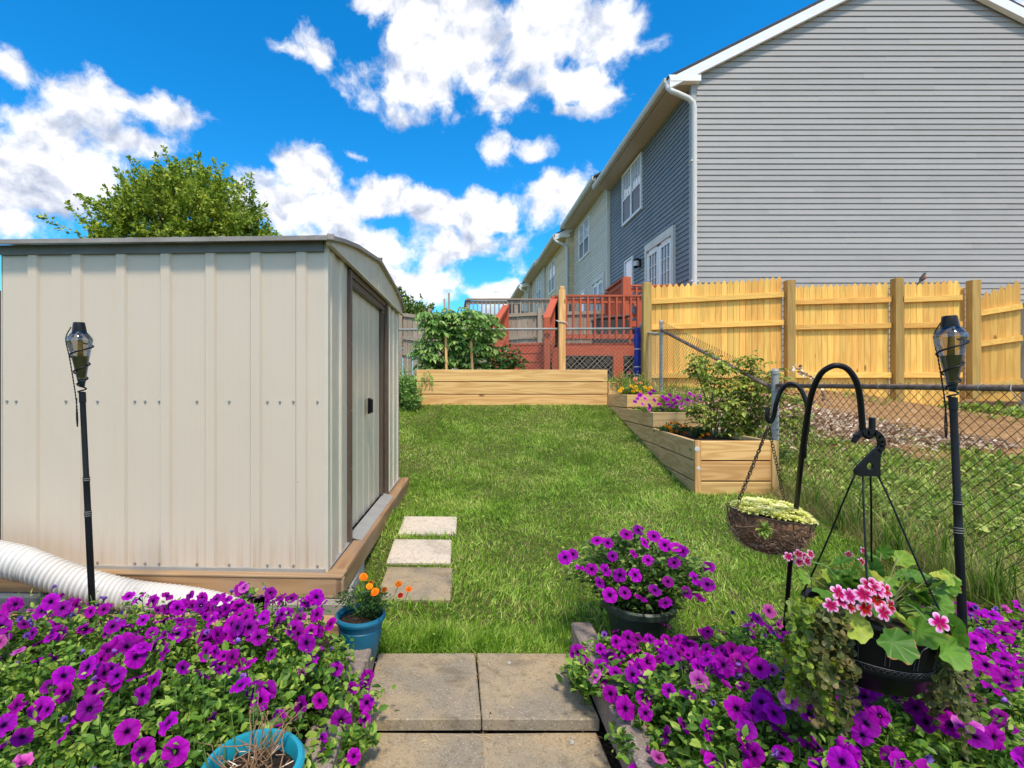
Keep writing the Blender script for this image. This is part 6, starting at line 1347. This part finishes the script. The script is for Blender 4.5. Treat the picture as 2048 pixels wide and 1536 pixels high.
# ------------------------------------------------------------ trees
def tree(lab, base, h, crown_c, crad, n_spray, leaf, mt, seed, per=34, spl=.9, group=None):
    rr = random.Random(seed); base = Vector(base); cc = Vector(crown_c); t = thing('tree', lab, 'tree', base, 0, group); P = []; D = []; S = []; tb_ = MB()
    top = cc + Vector((0, 0, crad[2] * .5)); tb_.tube(spline([base, base.lerp(cc, .5) + Vector((.2, 0, 0)), cc, top], 5), [h * .022 * (1 - k / 17) + .02 for k in range(16)], 10)
    cen = []
    for k in range(int(n_spray / 7)):
        while True:
            v = Vector((rr.gauss(0, 1), rr.gauss(0, 1), rr.gauss(0, 1))).normalized() * rr.uniform(.35, 1.0) ** .6
            if v.z > -.75: break
        lob = 1 + .10 * math.sin(3 * math.atan2(v.y, v.x) + seed) + .12 * rr.uniform(-1, 1)
        if v.x < -.4: lob = min(lob, .92)
        c_ = cc + Vector((v.x * crad[0] * lob, v.y * crad[1] * lob, v.z * crad[2] * lob)); cen.append((c_, v))
        root = base.lerp(cc, rr.uniform(.55, 1.0)); tb_.tube([root, root.lerp(c_, .55) + Vector((0, 0, .1 * crad[2])), c_], [h * .006, h * .0035, h * .0012], 4, caps=False)
        for j in range(7):
            o_ = c_ + Vector((rr.gauss(0, .12) * crad[0], rr.gauss(0, .12) * crad[1], rr.gauss(0, .09) * crad[2])); dv = (v * .8 + Vector((rr.gauss(0, .55), rr.gauss(0, .55), rr.gauss(.45, .4)))).normalized(); L = spl * rr.uniform(.6, 1.3)
            for q in range(per):
                u = rr.random(); P.append(o_ + dv * L * u + Vector((rr.gauss(0, .14), rr.gauss(0, .14), rr.gauss(-.03, .12))) * spl * (1.15 - u)); D.append((dv.x + rr.gauss(0, .9), dv.y + rr.gauss(0, .9), dv.z + rr.gauss(-.3, .8))); S.append(leaf * rr.uniform(.6, 1.3))
    S = np.array(S); scat('crown', LEAF2, P, D, np.stack((S * .62, S, S), 1), mt, t, roll=1.2); tb_.build('trunk', 'bark', t)
    return t
tree('large yellow green tree rising behind the shed roof', (-11.4, 20, .5), 10, (-11.05, 20, 6.2), (3.05, 2.4, 3.3), 1150, .14, 'tree_leaf', 3, 72, .8)
tree('smaller bush of lighter growth at the right edge of the big tree', (-8.6, 20.5, .5), 7, (-8.5, 20.2, 6.4), (1.0, 1.0, 1.6), 200, .18, 'tree_leaf', 11, 40, .7)
tree('distant dark green tree between the shed roof and the board fence', (-3.6, 30, .5), 6.5, (-3.3, 30, 4.4), (2.3, 2, 1.9), 460, .20, 'tree_leaf_far', 5, 40, .8)
tree('green tree at the left edge of the photo behind the dark fence', (-9.5, 9.5, .5), 4, (-9.45, 9.5, 1.9), (.7, .8, 1.3), 120, .11, 'tree_leaf_far', 8, 34, .5)
tree('distant low tree peeking above the board fence by the tomatoes', (-1.2, 32, .5), 5, (-1.2, 32, 3.6), (1.6, 1.2, .9), 110, .22, 'tree_leaf_far', 13, 34, .7)

# ------------------------------------------------------------ small litter on the paving
P = []; D = []; S = []
for k in range(170):
    x = random.uniform(-.32, .51); y = random.choice((random.uniform(1.72, 2.13), random.uniform(1.5, 1.7), 2.13 - abs(random.gauss(0, .03)), 1.70 - abs(random.gauss(0, .02)))); e_ = random.random() < .5
    if e_: x = random.choice((-.31 + abs(random.gauss(0, .02)), .50 - abs(random.gauss(0, .03)), .10))
    z = .003 if y > 1.713 else -.042; P.append((x, y, z)); a_ = random.uniform(0, 6.28); D.append((math.cos(a_), math.sin(a_), random.uniform(0, .12))); S.append(random.uniform(.008, .045))
S = np.array(S); scat('paving_litter', BLADE, P, D, np.stack((np.full(len(S), .0016), S, S * .5), 1), 'straw_chip', None, roll=1.5, kind='stuff')
P = [(random.choice((-.30, .49, .10)) + random.gauss(0, .015), random.uniform(1.5, 2.12), 0) for _ in range(60)]; P = [(x, y, .002 if y > 1.713 else -.043) for x, y, z in P]
scat('soil_crumbs', LEAF2, P, rng.normal(0, 1, (60, 3)) * (1, 1, .3), rng.uniform(.004, .011, 60), 'coir', None, roll=1.5, kind='stuff')
for (x, y, s_, lb) in ((.235, 2.05, .010, 'small grey pebble on the slab right of the joint'), (.40, 1.66, .009, 'tiny white stone on the lower right slab')):
    tag(MB().lathe([(0, 0), (s_, s_ * .3), (s_ * .8, s_ * .9), (0, s_ * 1.1)], (x, y, .0 if y > 1.71 else -.045), 9).build('pebble', 'block'), lb, 'pebble')
blades('slab_edge_tufts', 3500, (-.40, .56), (2.10, 2.19), lambda x, y: (y > 2.13 + .02 * rng.random(len(x))), .055, .0034, 'lawn_grass', 1.4)
blades('joint_weeds', 500, (-.335, -.315), (1.3, 2.12), lambda x, y: np.sin(x * 90 + y * 21) > .2, .035, .003, 'lawn_grass', 1.2)
P = []; D = []; S = []
N = 1400; x = rng.uniform(-.9, 2.9, N); y = rng.uniform(2.2, 7.2, N); k = on_lawn(x, y) & (np.sin(x * 6.3) * np.sin(y * 5.1 + x) > .45); x, y = x[k], y[k]
scat('clover_leaves', RLEAF, np.stack((x, y, ground_z(x, y) + .035), 1), np.stack((rng.normal(0, 1, len(x)), rng.normal(0, 1, len(x)), rng.uniform(-.1, .3, len(x))), 1), rng.uniform(.010, .022, len(x)), 'weed_leaf', None, roll=.5, kind='stuff')
